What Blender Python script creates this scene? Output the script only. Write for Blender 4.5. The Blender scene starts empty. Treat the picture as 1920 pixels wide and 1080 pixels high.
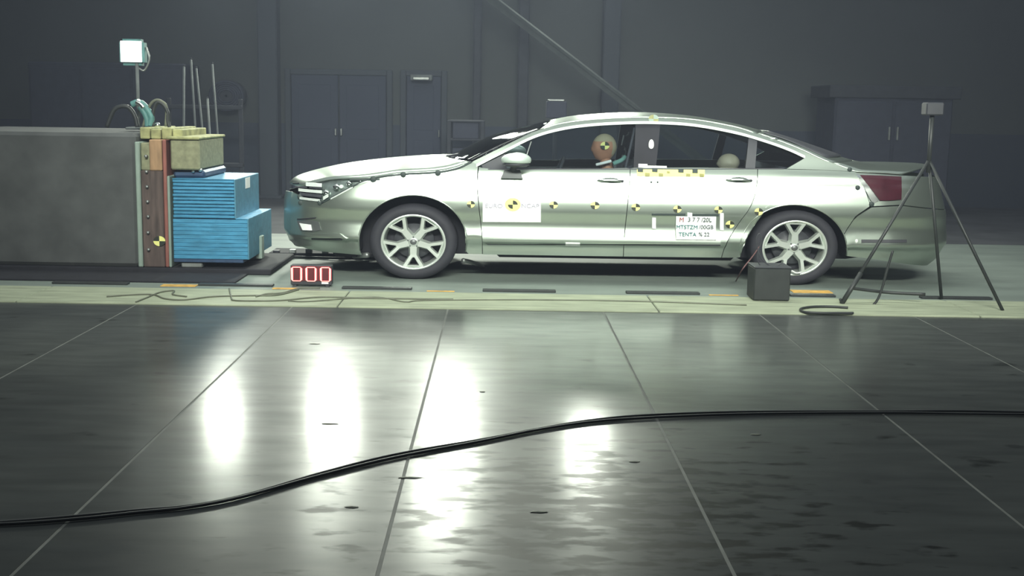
import bpy, bmesh, math, random
from mathutils import Vector, Matrix
random.seed(4)
C = bpy.context.scene.collection
PI = math.pi
# ---------------------------------------------------------------- camera
F = 2200.0; CAMH = 1.5
PITCH = math.atan(340 / F); ROLL = math.radians(0.9); CX = 934.7
fw = Vector((0, math.cos(PITCH), -math.sin(PITCH)))
r0 = Vector((1, 0, 0)); u0 = Vector((0, math.sin(PITCH), math.cos(PITCH)))
rt = r0 * math.cos(ROLL) + u0 * math.sin(ROLL)
up = u0 * math.cos(ROLL) - r0 * math.sin(ROLL)
cam = bpy.data.cameras.new('camera'); camo = bpy.data.objects.new('camera', cam); C.objects.link(camo)
camo.matrix_world = Matrix(((rt.x, up.x, -fw.x, 0), (rt.y, up.y, -fw.y, 0), (rt.z, up.z, -fw.z, CAMH), (0, 0, 0, 1)))
cam.sensor_width = 36; cam.lens = F / 1920 * 36; cam.shift_x = (960 - CX) / 1920
cam.clip_end = 200
bpy.context.scene.camera = camo
# ---------------------------------------------------------------- world, lights, exposure
sc = bpy.context.scene
sc.view_settings.view_transform = 'Standard'; sc.view_settings.look = 'None'
sc.view_settings.exposure = 0.0; sc.view_settings.gamma = 1.0; sc.view_settings.use_curve_mapping = False
W = bpy.data.worlds.new('hall_air'); sc.world = W; W.use_nodes = True
W.node_tree.nodes['Background'].inputs[0].default_value = (0.80, 0.90, 1.0, 1)
W.node_tree.nodes['Background'].inputs[1].default_value = 0.0
vol = W.node_tree.nodes.new('ShaderNodeVolumeScatter')          # thin haze added to lift the blacks
vol.inputs['Color'].default_value = (.70, .78, 1, 1); vol.inputs['Density'].default_value = .0058
W.node_tree.links.new(vol.outputs[0], W.node_tree.nodes['World Output'].inputs['Volume'])

def area(name, loc, target, sx, sy, power, col=(1, 1, 0.93), spread=180):
    l = bpy.data.lights.new(name, 'AREA'); l.shape = 'RECTANGLE'; l.size = sx; l.size_y = sy
    l.energy = power; l.color = col; l.spread = math.radians(spread)
    o = bpy.data.objects.new(name, l); C.objects.link(o); o.location = loc
    o.rotation_euler = (Vector(target) - Vector(loc)).to_track_quat('-Z', 'Y').to_euler()
    return o
# added overhead fill standing in for the ambient light of the hall
area('ambient_fill', (0, 9.5, 8.4), (0, 9.5, 0), 26, 16, 520, (.84, .92, 1))
# lamp truss above the camera side: the long row that whitens the upper flank of the car
area('lamp_bank', (0.7, 1.6, 4.7), (0.6, 10.2, 1.15), 7.8, .7, 215, (0.95, 1, 0.92), 50)
area('lamp_bank', (0.2, 10.9, 6.2), (0.2, 10.8, 0), 7.0, 1.2, 185, (0.93, 1, 0.90), 140)
# five lamps hanging at the far side of the hall, mirrored as streaks by the floor
for X, Yl, Z, w, h, p in ((-4.45, 18.6, 3.7, .55, .6, 26), (-2.67, 18.6, 3.75, .7, .8, 42),
                          (-0.73, 18.6, 3.85, .75, 1.0, 52), (1.5, 18.6, 3.95, .5, .5, 42), (-0.95, 18.6, 5.0, .7, .6, 40), (-2.9, 18.6, 5.3, .6, .5, 12)):
    area('floor_lamp_far', (X, Yl, Z), (X * .35, 5.5, 0), w, h, p * 2.0, (0.93, 1, 0.88), 120)

# ---------------------------------------------------------------- pixel to point
def ray(px, py): return fw * F + rt * (px - CX) + up * (540 - py)
def at(px, py, Y):
    d = ray(px, py); t = Y / d.y
    return Vector((d.x * t, Y, CAMH + d.z * t))
def ground(px, py, z=0.0):
    d = ray(px, py); t = (z - CAMH) / d.z
    return Vector((d.x * t, d.y * t, z))
SX = 1.17        # everything lies this much longer along the car than it is in life, as the picture shows it

# ---------------------------------------------------------------- materials
def mat(name, col, rough=.6, metal=0, var=0, scale=8, emit=0, bump=0, spec=.5, coat=0, stretch=None):
    m = bpy.data.materials.new(name); m.use_nodes = True
    n = m.node_tree.nodes; L = m.node_tree.links; b = n['Principled BSDF']
    b.inputs['Base Color'].default_value = (*col, 1); b.inputs['Roughness'].default_value = rough
    b.inputs['Metallic'].default_value = metal; b.inputs['Specular IOR Level'].default_value = spec
    b.inputs['Coat Weight'].default_value = coat; b.inputs['Coat Roughness'].default_value = .08
    if emit:
        b.inputs['Emission Color'].default_value = (*col, 1); b.inputs['Emission Strength'].default_value = emit
    if var or bump:
        tc = n.new('ShaderNodeTexCoord'); mp = n.new('ShaderNodeMapping'); L.new(tc.outputs['Object'], mp.inputs[0])
        if stretch: mp.inputs['Scale'].default_value = stretch
        nz = n.new('ShaderNodeTexNoise'); nz.inputs['Scale'].default_value = scale; nz.inputs['Detail'].default_value = 5
        L.new(mp.outputs[0], nz.inputs['Vector'])
        if var:
            r = n.new('ShaderNodeValToRGB')
            r.color_ramp.elements[0].position = .3; r.color_ramp.elements[1].position = .7
            r.color_ramp.elements[0].color = (*[c * (1 - var) for c in col], 1)
            r.color_ramp.elements[1].color = (*[min(1, c * (1 + var)) for c in col], 1)
            L.new(nz.outputs['Fac'], r.inputs[0]); L.new(r.outputs[0], b.inputs['Base Color'])
        if bump:
            bp = n.new('ShaderNodeBump'); bp.inputs['Strength'].default_value = bump; bp.inputs['Distance'].default_value = .01
            L.new(nz.outputs['Fac'], bp.inputs['Height']); L.new(bp.outputs[0], b.inputs['Normal'])
    return m
paint = mat('silver_paint', (.48, .55, .48), .28, .88, var=.04, scale=2, coat=.2)
dark_plastic = mat('dark_plastic', (.045, .047, .055), .5, var=.15)
rubber = mat('tyre_rubber', (.026, .026, .034), .75, var=.12, scale=20)
shell_m = mat('underbody_black', (.016, .016, .022), .8, var=.2)
chrome = mat('chrome', (.85, .9, .86), .18, 1, var=.03)
bright_trim = mat('window_trim', (.80, .86, .80), .35, .25, var=.03)
alloy = mat('wheel_alloy', (.80, .86, .80), .3, .7, var=.04)
alloy_dark = mat('alloy_recess', (.16, .17, .17), .45, .6, var=.1)
yellow = mat('target_yellow', (.86, .84, .28), .6, var=.05)
black = mat('target_black', (.02, .025, .015), .6, var=.1)
white_m = mat('white_sheet', (.86, .88, .86), .6, var=.02)
orange = mat('orange_tape', (.62, .36, .08), .7, var=.3, scale=14)
red_lens = mat('red_lens', (.06, .012, .02), .2, var=.2, coat=.6)
fabric = mat('seat_fabric', (.07, .07, .085), .9, var=.2, scale=30)
trim_m = mat('cabin_trim', (.06, .062, .075), .7, var=.2)
cable_m = mat('cable_black', (.03, .034, .034), .5, var=.2)
cable_soft = mat('cable_olive', (.14, .15, .11), .6, var=.2)
blue = mat('blue_honeycomb', (.06, .27, .45), .45, .15, var=.22, scale=7, stretch=(1, 1, 6), bump=.3)
blue_side = mat('blue_honeycomb_face', (.075, .235, .34), .55, .1, var=.15, scale=18, bump=.3)
navy = mat('navy_steel', (.035, .07, .14), .5, .2, var=.3)
wood_brown = mat('brown_wood', (.095, .068, .060), .8, var=.35, scale=5, stretch=(6, 6, .7), bump=.3)
wood_red = mat('reddish_wood', (.27, .10, .08), .8, var=.3, scale=5, stretch=(6, 6, .7))
wood_tan = mat('tan_wood', (.34, .21, .115), .8, var=.25, scale=6, stretch=(3, 3, 1), bump=.3)
wood_grey = mat('greyed_chipboard', (.24, .245, .15), .85, var=.2, scale=22, bump=.4)
wood_yel = mat('yellowed_wood', (.36, .36, .17), .8, var=.35, scale=12, bump=.3)
steel_pale = mat('pale_green_steel', (.30, .38, .33), .5, .2, var=.1)
steel = mat('steel', (.35, .37, .36), .45, .8, var=.2)
concrete_b = mat('barrier_concrete', (.085, .09, .09), .85, var=.2, scale=5, bump=.3)
pole_m = mat('dull_pole', (.13, .145, .145), .8, 0, var=.2)
wall_up = mat('wall_grey', (.058, .066, .066), .9, var=.10, scale=.7)
wall_low = mat('wall_slate', (.038, .047, .068), .9, var=.08, scale=.8)
door_m = mat('door_slate_blue', (.030, .037, .062), .8, var=.06, scale=1.5)
column_m = mat('column_grey', (.042, .050, .062), .85, var=.08, scale=1)
dark_wall = mat('dark_thing', (.03, .033, .042), .85, var=.15)
cab_m = mat('cabinet_dark', (.03, .034, .055), .8, var=.12)
led_face = mat('display_face', (.12, .02, .025), .4, var=.2)
led = mat('display_digit', (1, .58, .50), .5, emit=1.0)
led_edge = mat('display_digit_edge', (.85, .10, .12), .5, emit=.45)
lamp_glow = mat('lamp_glass_lit', (.9, 1, .98), .4, emit=2.0)
teal_m = mat('teal_plastic', (.10, .25, .24), .5, var=.3)
skin_m = mat('dummy_skin', (.42, .20, .12), .6, var=.12, scale=12)
cap_m = mat('dummy_cap', (.34, .30, .20), .7, var=.12)
cloth_teal = mat('dummy_shirt', (.18, .36, .32), .9, var=.1)
beige = mat('beige_vinyl', (.42, .37, .27), .6, var=.12)
bright = mat('bright_nose_trim', (.78, .84, .80), .25, .3, var=.05)
mirror_m = mat('mirror_paint', (.55, .64, .58), .5, .35, var=.03)
pad = mat('marker_pad', (.03, .045, .042), .6, var=.1)
text_grey = mat('print_grey', (.13, .15, .16), .7)
text_teal = mat('print_teal', (.07, .20, .20), .7)
text_red = mat('print_red', (.36, .10, .11), .7)
text_pale = mat('print_pale', (.42, .40, .48), .7)

def glass_mat(name, tint, gl=.9):
    m = bpy.data.materials.new(name); m.use_nodes = True
    n = m.node_tree.nodes; L = m.node_tree.links; n.clear()
    o = n.new('ShaderNodeOutputMaterial'); mx = n.new('ShaderNodeMixShader')
    t = n.new('ShaderNodeBsdfTransparent'); t.inputs[0].default_value = (*tint, 1)
    g = n.new('ShaderNodeBsdfGlossy'); g.inputs['Roughness'].default_value = .03
    g.inputs[0].default_value = (gl, gl, gl, 1)
    fr = n.new('ShaderNodeFresnel'); fr.inputs[0].default_value = 1.5
    L.new(fr.outputs[0], mx.inputs[0]); L.new(t.outputs[0], mx.inputs[1]); L.new(g.outputs[0], mx.inputs[2])
    L.new(mx.outputs[0], o.inputs[0])
    return m
glass = glass_mat('window_glass', (.62, .68, .70))
bowl_m = mat('lamp_bowl', (.42, .46, .45), .3, .8, var=.35, scale=16)
lamp_glass = glass_mat('headlamp_glass', (.9, .95, .93))

def floor_material():
    m = bpy.data.materials.new('glossy_concrete'); m.use_nodes = True
    n = m.node_tree.nodes; L = m.node_tree.links; b = n['Principled BSDF']
    tc = n.new('ShaderNodeNewGeometry')
    def noise(scale, stretch, det=6):
        mp = n.new('ShaderNodeMapping'); mp.inputs['Scale'].default_value = stretch
        L.new(tc.outputs['Position'], mp.inputs[0])
        z = n.new('ShaderNodeTexNoise'); z.inputs['Scale'].default_value = scale; z.inputs['Detail'].default_value = det
        L.new(mp.outputs[0], z.inputs['Vector']); return z
    def ramp(src, p0, c0, p1, c1):
        r = n.new('ShaderNodeValToRGB'); e = r.color_ramp.elements
        e[0].position = p0; e[0].color = (*c0, 1); e[1].position = p1; e[1].color = (*c1, 1)
        L.new(src.outputs['Fac'], r.inputs[0]); return r
    def mul(a, bb):
        x = n.new('ShaderNodeMix'); x.data_type = 'RGBA'; x.blend_type = 'MULTIPLY'; x.inputs[0].default_value = 1
        L.new(a.outputs[0] if a.bl_idname != 'ShaderNodeMix' else a.outputs[2], x.inputs[6]); L.new(bb.outputs[0], x.inputs[7]); return x
    base = ramp(noise(.55, (1, 1, 1)), .3, (.045, .050, .052), .7, (.085, .092, .086))
    streak = ramp(noise(2.2, (1, 4.5, 1)), .3, (.78, .78, .78), .65, (1.1, 1.1, 1.1))
    stain = ramp(noise(3.1, (1, 1.6, 1), 8), .27, (.25, .25, .24), .36, (1, 1, 1))
    # worn blotches in front of the car, right of the middle
    g = ground(1120, 955); mp = n.new('ShaderNodeMapping'); mp.inputs['Location'].default_value = (-g.x / .75, -g.y / .85, 0)
    mp.inputs['Scale'].default_value = (1 / .75, 1 / .85, 0); L.new(tc.outputs['Position'], mp.inputs[0])
    ln = n.new('ShaderNodeVectorMath'); ln.operation = 'LENGTH'; L.new(mp.outputs[0], ln.inputs[0])
    ml = n.new('ShaderNodeMath'); ml.operation = 'MULTIPLY_ADD'; ml.inputs[1].default_value = .14; L.new(ln.outputs['Value'], ml.inputs[0])
    L.new(noise(5.5, (1, 2.4, 1), 8).outputs['Fac'], ml.inputs[2])
    blot = n.new('ShaderNodeValToRGB'); e = blot.color_ramp.elements; L.new(ml.outputs[0], blot.inputs[0])
    e[0].position = .52; e[0].color = (.22, .22, .21, 1); e[1].position = .62; e[1].color = (1, 1, 1, 1)
    c = mul(mul(mul(base, streak), stain), blot)
    L.new(c.outputs[2], b.inputs['Base Color'])
    rr = ramp(noise(2.6, (1, 3.5, 1)), .25, (.44,) * 3, .75, (.30,) * 3)
    L.new(rr.outputs[0], b.inputs['Roughness'])
    cw = n.new('ShaderNodeMath'); cw.operation = 'MULTIPLY'; cw.inputs[1].default_value = .20
    L.new(blot.outputs[0], cw.inputs[0])
    bp = n.new('ShaderNodeBump'); bp.inputs['Strength'].default_value = .10; bp.inputs['Distance'].default_value = .004
    L.new(noise(9, (1, 1, 1)).outputs['Fac'], bp.inputs['Height']); L.new(bp.outputs[0], b.inputs['Normal'])
    b.inputs['Specular IOR Level'].default_value = .04
    L.new(cw.outputs[0], b.inputs['Coat Weight']); b.inputs['Coat Roughness'].default_value = .17
    return m
floor_m = floor_material()
floor_dark = mat('floor_unlit_dark', (.075, .078, .085), .85, var=.2, scale=2, spec=.2)  # dimness of the unlit rear floor put into the colour
floor_track = mat('track_concrete', (.19, .225, .20), .6, var=.16, scale=1.3, stretch=(1, 3, 1))
strip_m = mat('pale_kerb_paint', (.34, .375, .265), .65, var=.22, scale=3, stretch=(1, 5, 1))
filler_m = mat('joint_filler', (.125, .132, .12), .7, var=.3, scale=6)

# ---------------------------------------------------------------- helpers
def link(name, me, parent=None, smooth=False):
    o = bpy.data.objects.new(name, me); C.objects.link(o)
    if parent is not None: o.parent = parent
    if smooth:
        for p in me.polygons: p.use_smooth = True
    return o
def tag(o, label=None, cat=None, group=None, kind=None):
    if label: o['label'] = label
    if cat: o['category'] = cat
    if group: o['group'] = group
    if kind: o['kind'] = kind
    return o
def thing(name, loc, label, cat, group=None):
    e = bpy.data.objects.new(name, None); C.objects.link(e); e.location = loc; e.empty_display_size = .1
    TH.append(e)
    return tag(e, label, cat, group)
TH = []
def rebase(root):
    """children were given in world coordinates: shift their vertices to the thing's own base"""
    off = root.location
    for ch in root.children:
        if ch.type == 'MESH' and not ch.get('_loc'):
            ch.location = ch.location - off
            if ch.get('_loc') is not None: del ch['_loc']
def mesh(name, vs, fs, m, parent=None, smooth=False, mats=None, fm=None):
    me = bpy.data.meshes.new(name); me.from_pydata([tuple(v) for v in vs], [], fs); me.update()
    for q in (mats or [m]): me.materials.append(q)
    if fm:
        for p, i in zip(me.polygons, fm): p.material_index = i
    return link(name, me, parent, smooth)
def from_bm(name, bm, m, parent=None, smooth=False, mats=None):
    bmesh.ops.recalc_face_normals(bm, faces=bm.faces)
    me = bpy.data.meshes.new(name); bm.to_mesh(me); bm.free()
    for q in (mats or [m]): me.materials.append(q)
    return link(name, me, parent, smooth)
def bbox(bm, lo, hi, bev=0.0, seg=1, M=None):
    r = bmesh.ops.create_cube(bm, size=1)
    vs = r['verts']; lo = Vector(lo); hi = Vector(hi)
    for v in vs: v.co = Vector(((v.co[i] + .5) * (hi[i] - lo[i]) + lo[i]) for i in range(3))
    if bev:
        es = list({e for v in vs for e in v.link_edges})
        rr = bmesh.ops.bevel(bm, geom=es, offset=bev, segments=seg, affect='EDGES')
        vs = list({v for f in rr['faces'] for v in f.verts} | {v for v in vs if v.is_valid})
    if M is not None:
        for v in vs: v.co = M @ v.co
    return vs
def box(name, lo, hi, m, parent=None, bev=.01, seg=1, M=None, smooth=False):
    bm = bmesh.new(); bbox(bm, lo, hi, bev, seg, M)
    return from_bm(name, bm, m, parent, smooth)
def catmull(pts, n=8):
    pts = [Vector(p) for p in pts]; out = []
    if len(pts) < 3: return pts
    P = [pts[0] * 2 - pts[1]] + pts + [pts[-1] * 2 - pts[-2]]
    for i in range(1, len(P) - 2):
        for k in range(n):
            t = k / n; a, b, c, d = P[i - 1], P[i], P[i + 1], P[i + 2]
            out.append(.5 * ((2 * b) + (c - a) * t + (2 * a - 5 * b + 4 * c - d) * t * t + (3 * b - a - 3 * c + d) * t ** 3))
    out.append(pts[-1]); return out
def tube(name, pts, r, m, parent=None, sides=8, smooth=True, n=8, raw=False, flat=1.0, closed=False):
    path = [Vector(p) for p in pts] if raw else catmull(pts, n)
    vs, fs = [], []; ref = Vector((0, .3, 1)).normalized()
    for i, p in enumerate(path):
        if closed: d = path[(i + 1) % len(path)] - path[i - 1]
        else: d = path[min(i + 1, len(path) - 1)] - path[max(i - 1, 0)]
        d.normalize(); a = d.cross(ref)
        if a.length < .1: a = d.cross(Vector((1, 0, 0)))
        a.normalize(); b = a.cross(d)
        for k in range(sides):
            t = 2 * PI * k / sides
            rr = r(i / (len(path) - 1)) if callable(r) else r
            vs.append(p + a * math.cos(t) * rr + b * math.sin(t) * rr * flat)
    N = len(path)
    for i in range(N if closed else N - 1):
        for k in range(sides):
            j = (i + 1) % N
            fs.append((i * sides + k, i * sides + (k + 1) % sides, j * sides + (k + 1) % sides, j * sides + k))
    if not closed:
        fs.append(tuple(range(sides))[::-1]); fs.append(tuple((N - 1) * sides + k for k in range(sides)))
    return mesh(name, vs, fs, m, parent, smooth)
def prism(name, poly, y0, y1, m, parent=None, smooth=False):
    """XZ polygon pushed through from y0 to y1"""
    bm = bmesh.new()
    a = [bm.verts.new((p[0], y0, p[1])) for p in poly]
    f = bm.faces.new(a); r = bmesh.ops.extrude_face_region(bm, geom=[f])
    for v in r['geom']:
        if isinstance(v, bmesh.types.BMVert): v.co.y = y1
    bmesh.ops.triangulate(bm, faces=[q for q in bm.faces if len(q.verts) > 4])
    return from_bm(name, bm, m, parent, smooth)
def lathe(name, prof, m, parent, centre, axis='y', seg=48, sx=1.0, smooth=True):
    """profile of (radius, along-axis) about the Y axis; sx stretches X"""
    vs, fs = [], []; n = len(prof)
    for s in range(seg):
        t = 2 * PI * s / seg
        for r, a in prof:
            if axis == 'y': vs.append((centre[0] + r * math.cos(t) * sx, centre[1] + a, centre[2] + r * math.sin(t)))
            else: vs.append((centre[0] + r * math.cos(t) * sx, centre[1] + r * math.sin(t), centre[2] + a))
    for s in range(seg):
        q = (s + 1) % seg
        for i in range(n - 1): fs.append((s * n + i, s * n + i + 1, q * n + i + 1, q * n + i))
    return mesh(name, vs, fs, m, parent, smooth)
def ball(name, c, rad, m, parent=None, u=20, v=12, deform=None):
    bm = bmesh.new(); bmesh.ops.create_uvsphere(bm, u_segments=u, v_segments=v, radius=1)
    for q in bm.verts:
        co = q.co.copy()
        if deform: co = deform(co)
        q.co = Vector((co.x * rad[0] + c[0], co.y * rad[1] + c[1], co.z * rad[2] + c[2]))
    return from_bm(name, bm, m, parent, True)
def text(name, s, loc, size, m, parent=None, wx=1.0, align='CENTER', ext=.0006):
    cu = bpy.data.curves.new(name, 'FONT'); cu.body = s; cu.size = size; cu.align_x = align; cu.align_y = 'CENTER'
    cu.extrude = ext
    t = bpy.data.objects.new(name, cu); C.objects.link(t)
    bpy.context.view_layer.update()
    me = bpy.data.meshes.new_from_object(t); bpy.data.objects.remove(t)
    for v in me.vertices:
        x, y, z = v.co; v.co = (loc[0] + x * wx, loc[1] - z, loc[2] + y)
    me.materials.clear(); me.materials.append(m)
    return link(name, me, parent)
def lerp(a, b, t): return a + (b - a) * t
def interp(tab, x):
    if x <= tab[0][0]: return tab[0][1]
    if x >= tab[-1][0]: return tab[-1][1]
    for i in range(len(tab) - 1):
        a, b = tab[i], tab[i + 1]
        if x <= b[0]:
            t = (x - a[0]) / (b[0] - a[0])
            def sl(k):
                if k <= 0 or k >= len(tab) - 1:
                    return 0 if False else ((tab[1][1] - tab[0][1]) / (tab[1][0] - tab[0][0]) if k <= 0 else (tab[-1][1] - tab[-2][1]) / (tab[-1][0] - tab[-2][0]))
                s1 = (tab[k][1] - tab[k - 1][1]) / (tab[k][0] - tab[k - 1][0]); s2 = (tab[k + 1][1] - tab[k][1]) / (tab[k + 1][0] - tab[k][0])
                return 0 if s1 * s2 <= 0 else 2 * s1 * s2 / (s1 + s2)
            h = b[0] - a[0]; m0 = sl(i) * h; m1 = sl(i + 1) * h
            return (2 * t ** 3 - 3 * t * t + 1) * a[1] + (t ** 3 - 2 * t * t + t) * m0 + (-2 * t ** 3 + 3 * t * t) * b[1] + (t ** 3 - t * t) * m1

# ================================================================ SETTING
WY = 19.0
g1 = ground(0, 560); jn = [ground(548, 575), ground(840, 578), ground(1130, 583), ground(1422, 588)]
pitchx = (jn[3].x - jn[0].x) / 3; jx0 = jn[0].x
Yk0, Yk1 = 8.62, 9.36            # the pale strip runs between these depths
floor = mesh('floor', [(-16, -5, -.0012), (16, -5, -.0012), (16, WY + .2, -.0012), (-16, WY + .2, -.0012)], [(0, 1, 2, 3)], filler_m)
tag(floor, kind='structure')
# slabs of the foreground
i0 = -10
slab_me = None
for i in range(-11, 12):
    xa = jx0 + i * pitchx + .007; xb = jx0 + (i + 1) * pitchx - .007
    if slab_me is None:
        o = box('slab', (0, -4.99, -.03), (xb - xa, Yk0, 0), floor_m, floor, bev=.0); slab_me = o.data
    else: o = link('slab', slab_me, floor)
    o.location.x = xa
mb = box('track_bed', (-16, Yk1, -.04), (16, 13.6, -.001), floor_track, floor, bev=0)
mb2 = box('rear_unlit_floor', (-16, 13.6, -.04), (16, WY, .0), floor_dark, floor, bev=0)  # rear floor, its lack of light painted in by the darker material
kerb = []
for k in range(-6, 7):
    o = box('kerb_plate', (k * 2.4 - 1.195, Yk0 + .004, -.03), (k * 2.4 + 1.195, Yk1 - .004, .012), strip_m, floor, bev=.006)
# back wall
wall = thing('wall_back', (0, WY, 0), None, None); del TH[-1]
wall['kind'] = 'structure'
zb = at(600, 232, WY).z
for nm, lo, hi in (('wall_left', (-16.2, -5, -.05), (-16, WY + .2, 9)), ('wall_right', (16, -5, -.05), (16.2, WY + .2, 9)), ('wall_front', (-16.2, -5.2, -.05), (16.2, -5, 9)), ('ceiling', (-16.2, -5.2, 9), (16.2, WY + .2, 9.2))):
    tag(box(nm, lo, hi, wall_up, None, bev=0), kind='structure')
w1 = box('upper_wall', (-16, WY, zb), (16, WY + .2, 9), wall_up, None, bev=0); w2 = box('lower_wall', (-16, WY - .02, 0), (16, WY + .2, zb), wall_low, None, bev=0)
for w in (w1, w2): w.parent = wall; w.location = (0, -WY, 0)
def wx(px): return at(px, 200, WY).x
def column(px0, px1, m, label, z1=9, y=WY - .35, name='wall_column', cat='column'):
    a, b = at(px0, 200, y).x, at(px1, 200, y).x
    o = box('shaft', (a, y, 0), (b, WY - .03, z1), m, None, bev=.02)
    t = thing(name, ((a + b) / 2, y, 0), label, cat); o.parent = t; o.location = -t.location
    p = box('base_plate', (a - .06, y - .05, 0), (b + .06, WY - .03, .05), m, None, bev=.01); p.parent = t; p.location = -t.location
    return t
column(484, 520, column_m, 'grey steel wall column left of the slate double door')
column(886, 901, dark_wall, 'thin dark column right of the narrow door, left one of two')
column(970, 990, dark_wall, 'thin dark column left of the diagonal brace, right one of two')
column(1128, 1160, column_m, 'grey column standing behind the diagonal brace')
# doors
def hall_door(px0, px1, pyt, name, leaves):
    a = wx(px0); b = wx(px1); zt = at((px0 + px1) / 2, pyt, WY).z
    t = thing(name, ((a + b) / 2, WY - .05, 0), None, None); TH.pop(); t['kind'] = 'structure'
    def add(nm, lo, hi, m, bev=.01):
        o = box(nm, lo, hi, m, None, bev=bev); o.parent = t; o.location = -t.location; return o
    y0 = WY - .09
    wl = (b - a) / leaves
    for k in range(leaves):
        lf = add('door_leaf', (a + k * wl + .01, y0, .02), (a + (k + 1) * wl - .01, y0 + .05, zt), door_m)
        for zz in ((.15, .95), (1.1, zt - .15)):
            add('panel', (a + k * wl + .12, y0 - .004, zz[0]), (a + (k + 1) * wl - .12, y0 + .01, zz[1]), door_m, .012)
        add('door_handle', (a + (k + .92 if k == 0 else k + .04) * wl, y0 - .07, 1.0), (a + (k + .96 if k == 0 else k + .08) * wl, y0, 1.12), steel)
    add('door_frame', (a - .09, y0 - .02, 0), (a, WY, zt + .09), column_m); add('door_frame', (b, y0 - .02, 0), (b + .09, WY, zt + .09), column_m)
    add('door_frame', (a, y0 - .02, zt), (b, WY, zt + .09), column_m)
    return t
hall_door(547, 726, 141, 'door_1', 2)
hall_door(762, 828, 143, 'door_2', 1)
# small sign lamp over the second door
c = at(790, 146, WY - .3)
t = thing('wall_lamp', c, 'small dim oblong lamp above the narrow slate door', 'lamp')
for nm, lo, hi, m in (('housing', (-.17, -.05, -.04), (.17, .27, .05), pole_m), ('diffuser', (-.13, -.07, -.035), (.13, -.04, .015), steel)):
    box(nm, lo, hi, m, t, bev=.01)
# dark round thing on the wall
c = at(427, 180, WY - .3)
t = thing('hose_reel', c, 'dark round hose reel hanging on the grey wall behind the leaning poles', 'hose reel')
lathe('drum', [(.02, -.10), (.23, -.10), (.25, -.06), (.25, .06), (.23, .1), (.02, .1)], dark_wall, t, (0, 0, 0), sx=SX, seg=28)
for k in range(5):
    lathe('hose_coil', [(.10 + .03 * k + .016 * math.cos(a), -.115 + .02 * math.sin(a)) for a in [j * PI / 3 for j in range(7)]], cab_m, t, (0, 0, 0), sx=SX, seg=28)
box('bracket', (-.05, .09, -.2), (.05, .28, .2), pole_m, t)
# leaning poles behind the barrier
pl = [((345, 125), (344, 330), 3.0, 'pale steel pole standing upright, leftmost of the leaning poles'),
      ((358, 112), (372, 330), 2.6, 'grey steel pole leaning behind the brown barrier, second from left'),
      ((368, 128), (388, 330), 2.6, 'grey steel pole leaning behind the barrier, middle of the bundle'),
      ((389, 185), (399, 345), 3.0, 'short pale pole leaning right of the bundle behind the blue block'),
      ((398, 120), (414, 330), 2.4, 'rightmost thin grey pole leaning near the hose reel')]
for (a, b, wpx, lab) in pl:
    A = at(a[0], a[1], 16.2); B = at(b[0], b[1], 15.6)
    d = (B - A); s = -A.z / d.z; G = A + d * s
    t = thing('steel_pole', G, lab, 'pole', 'poles leaning behind the barrier')
    tube('shaft', [A - G, Vector((0, 0, 0.0))], wpx / 2200 * 15.8 * .8, pole_m, t, raw=True)
    tube('end_cap', [A - G, (A - G) * 1.01], wpx / 2200 * 15.8 * .86, dark_wall, t, raw=True)
# rack they lean on
A = at(330, 150, 16.4); B = at(425, 150, 16.4)
t = thing('pole_rack', ((A.x + B.x) / 2, 16.4, 0), 'low dark steel rack holding the leaning poles upright', 'rack')
for sx_ in (-1, 1):
    box('upright', (sx_ * .5 - .03, .12, 0), (sx_ * .5 + .03, .18, 1.55), dark_wall, t)
    box('foot', (sx_ * .5 - .04, -.15, 0), (sx_ * .5 + .04, .4, .05), dark_wall, t)
box('crossbar', (-.53, .10, 1.4), (.53, .2, 1.46), dark_wall, t); box('crossbar', (-.53, .10, .6), (.53, .2, .66), dark_wall, t)
# diagonal brace
A = at(1005, 62, 17.6); B = at(1200, 212, 17.6)
d = (B - A).normalized(); s = (0.02 - A.z) / d.z; G = A + d * s
t = thing('diagonal_brace', G, 'grey diagonal steel brace crossing the back of the hall above the car roof', 'brace')
T_ = (A - d * ((8.9 - A.z) / -d.z)) - G
brace_m = mat('brace_grey', (.07, .08, .08), .9, spec=.1, var=.15)
tube('beam', [T_, Vector((0, 0, 0))], .075, brace_m, t, sides=4, raw=True, smooth=False)
tube('flange', [T_ + Vector((0, -.08, .05)), Vector((0, -.08, .03))], .028, brace_m, t, sides=4, raw=True, smooth=False)
box('foot_plate', (-.2, -.15, -.02), (.2, .15, .03), pole_m, t)
# shelf rack with boxes, behind the windscreen
a = at(842, 225, 17.2); b = at(905, 225, 17.2)
t = thing('storage_rack', ((a.x + b.x) / 2, 17.2, 0), 'dark open storage rack standing behind the car bonnet', 'rack')
w = (b.x - a.x) / 2
for sx_ in (-1, 1):
    for yy in (0, .5): box('post', (sx_ * w - .03, yy, 0), (sx_ * w + .03, yy + .05, a.z), dark_wall, t)
for zz in (.15, .6, 1.0, a.z - .03): box('shelf', (-w, 0, zz), (w, .55, zz + .03), dark_wall, t)
for k, zz in enumerate((.18, .63, 1.03)):
    o = box('storage_crate', (a.x + .05, 17.25, zz), (b.x - .06, 17.65, zz + .26), cab_m, None)
    tag(o, 'dark crate on the %s shelf of the rack behind the bonnet' % ('bottom', 'middle', 'upper')[k], 'crate', 'crates on the dark rack')
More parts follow.
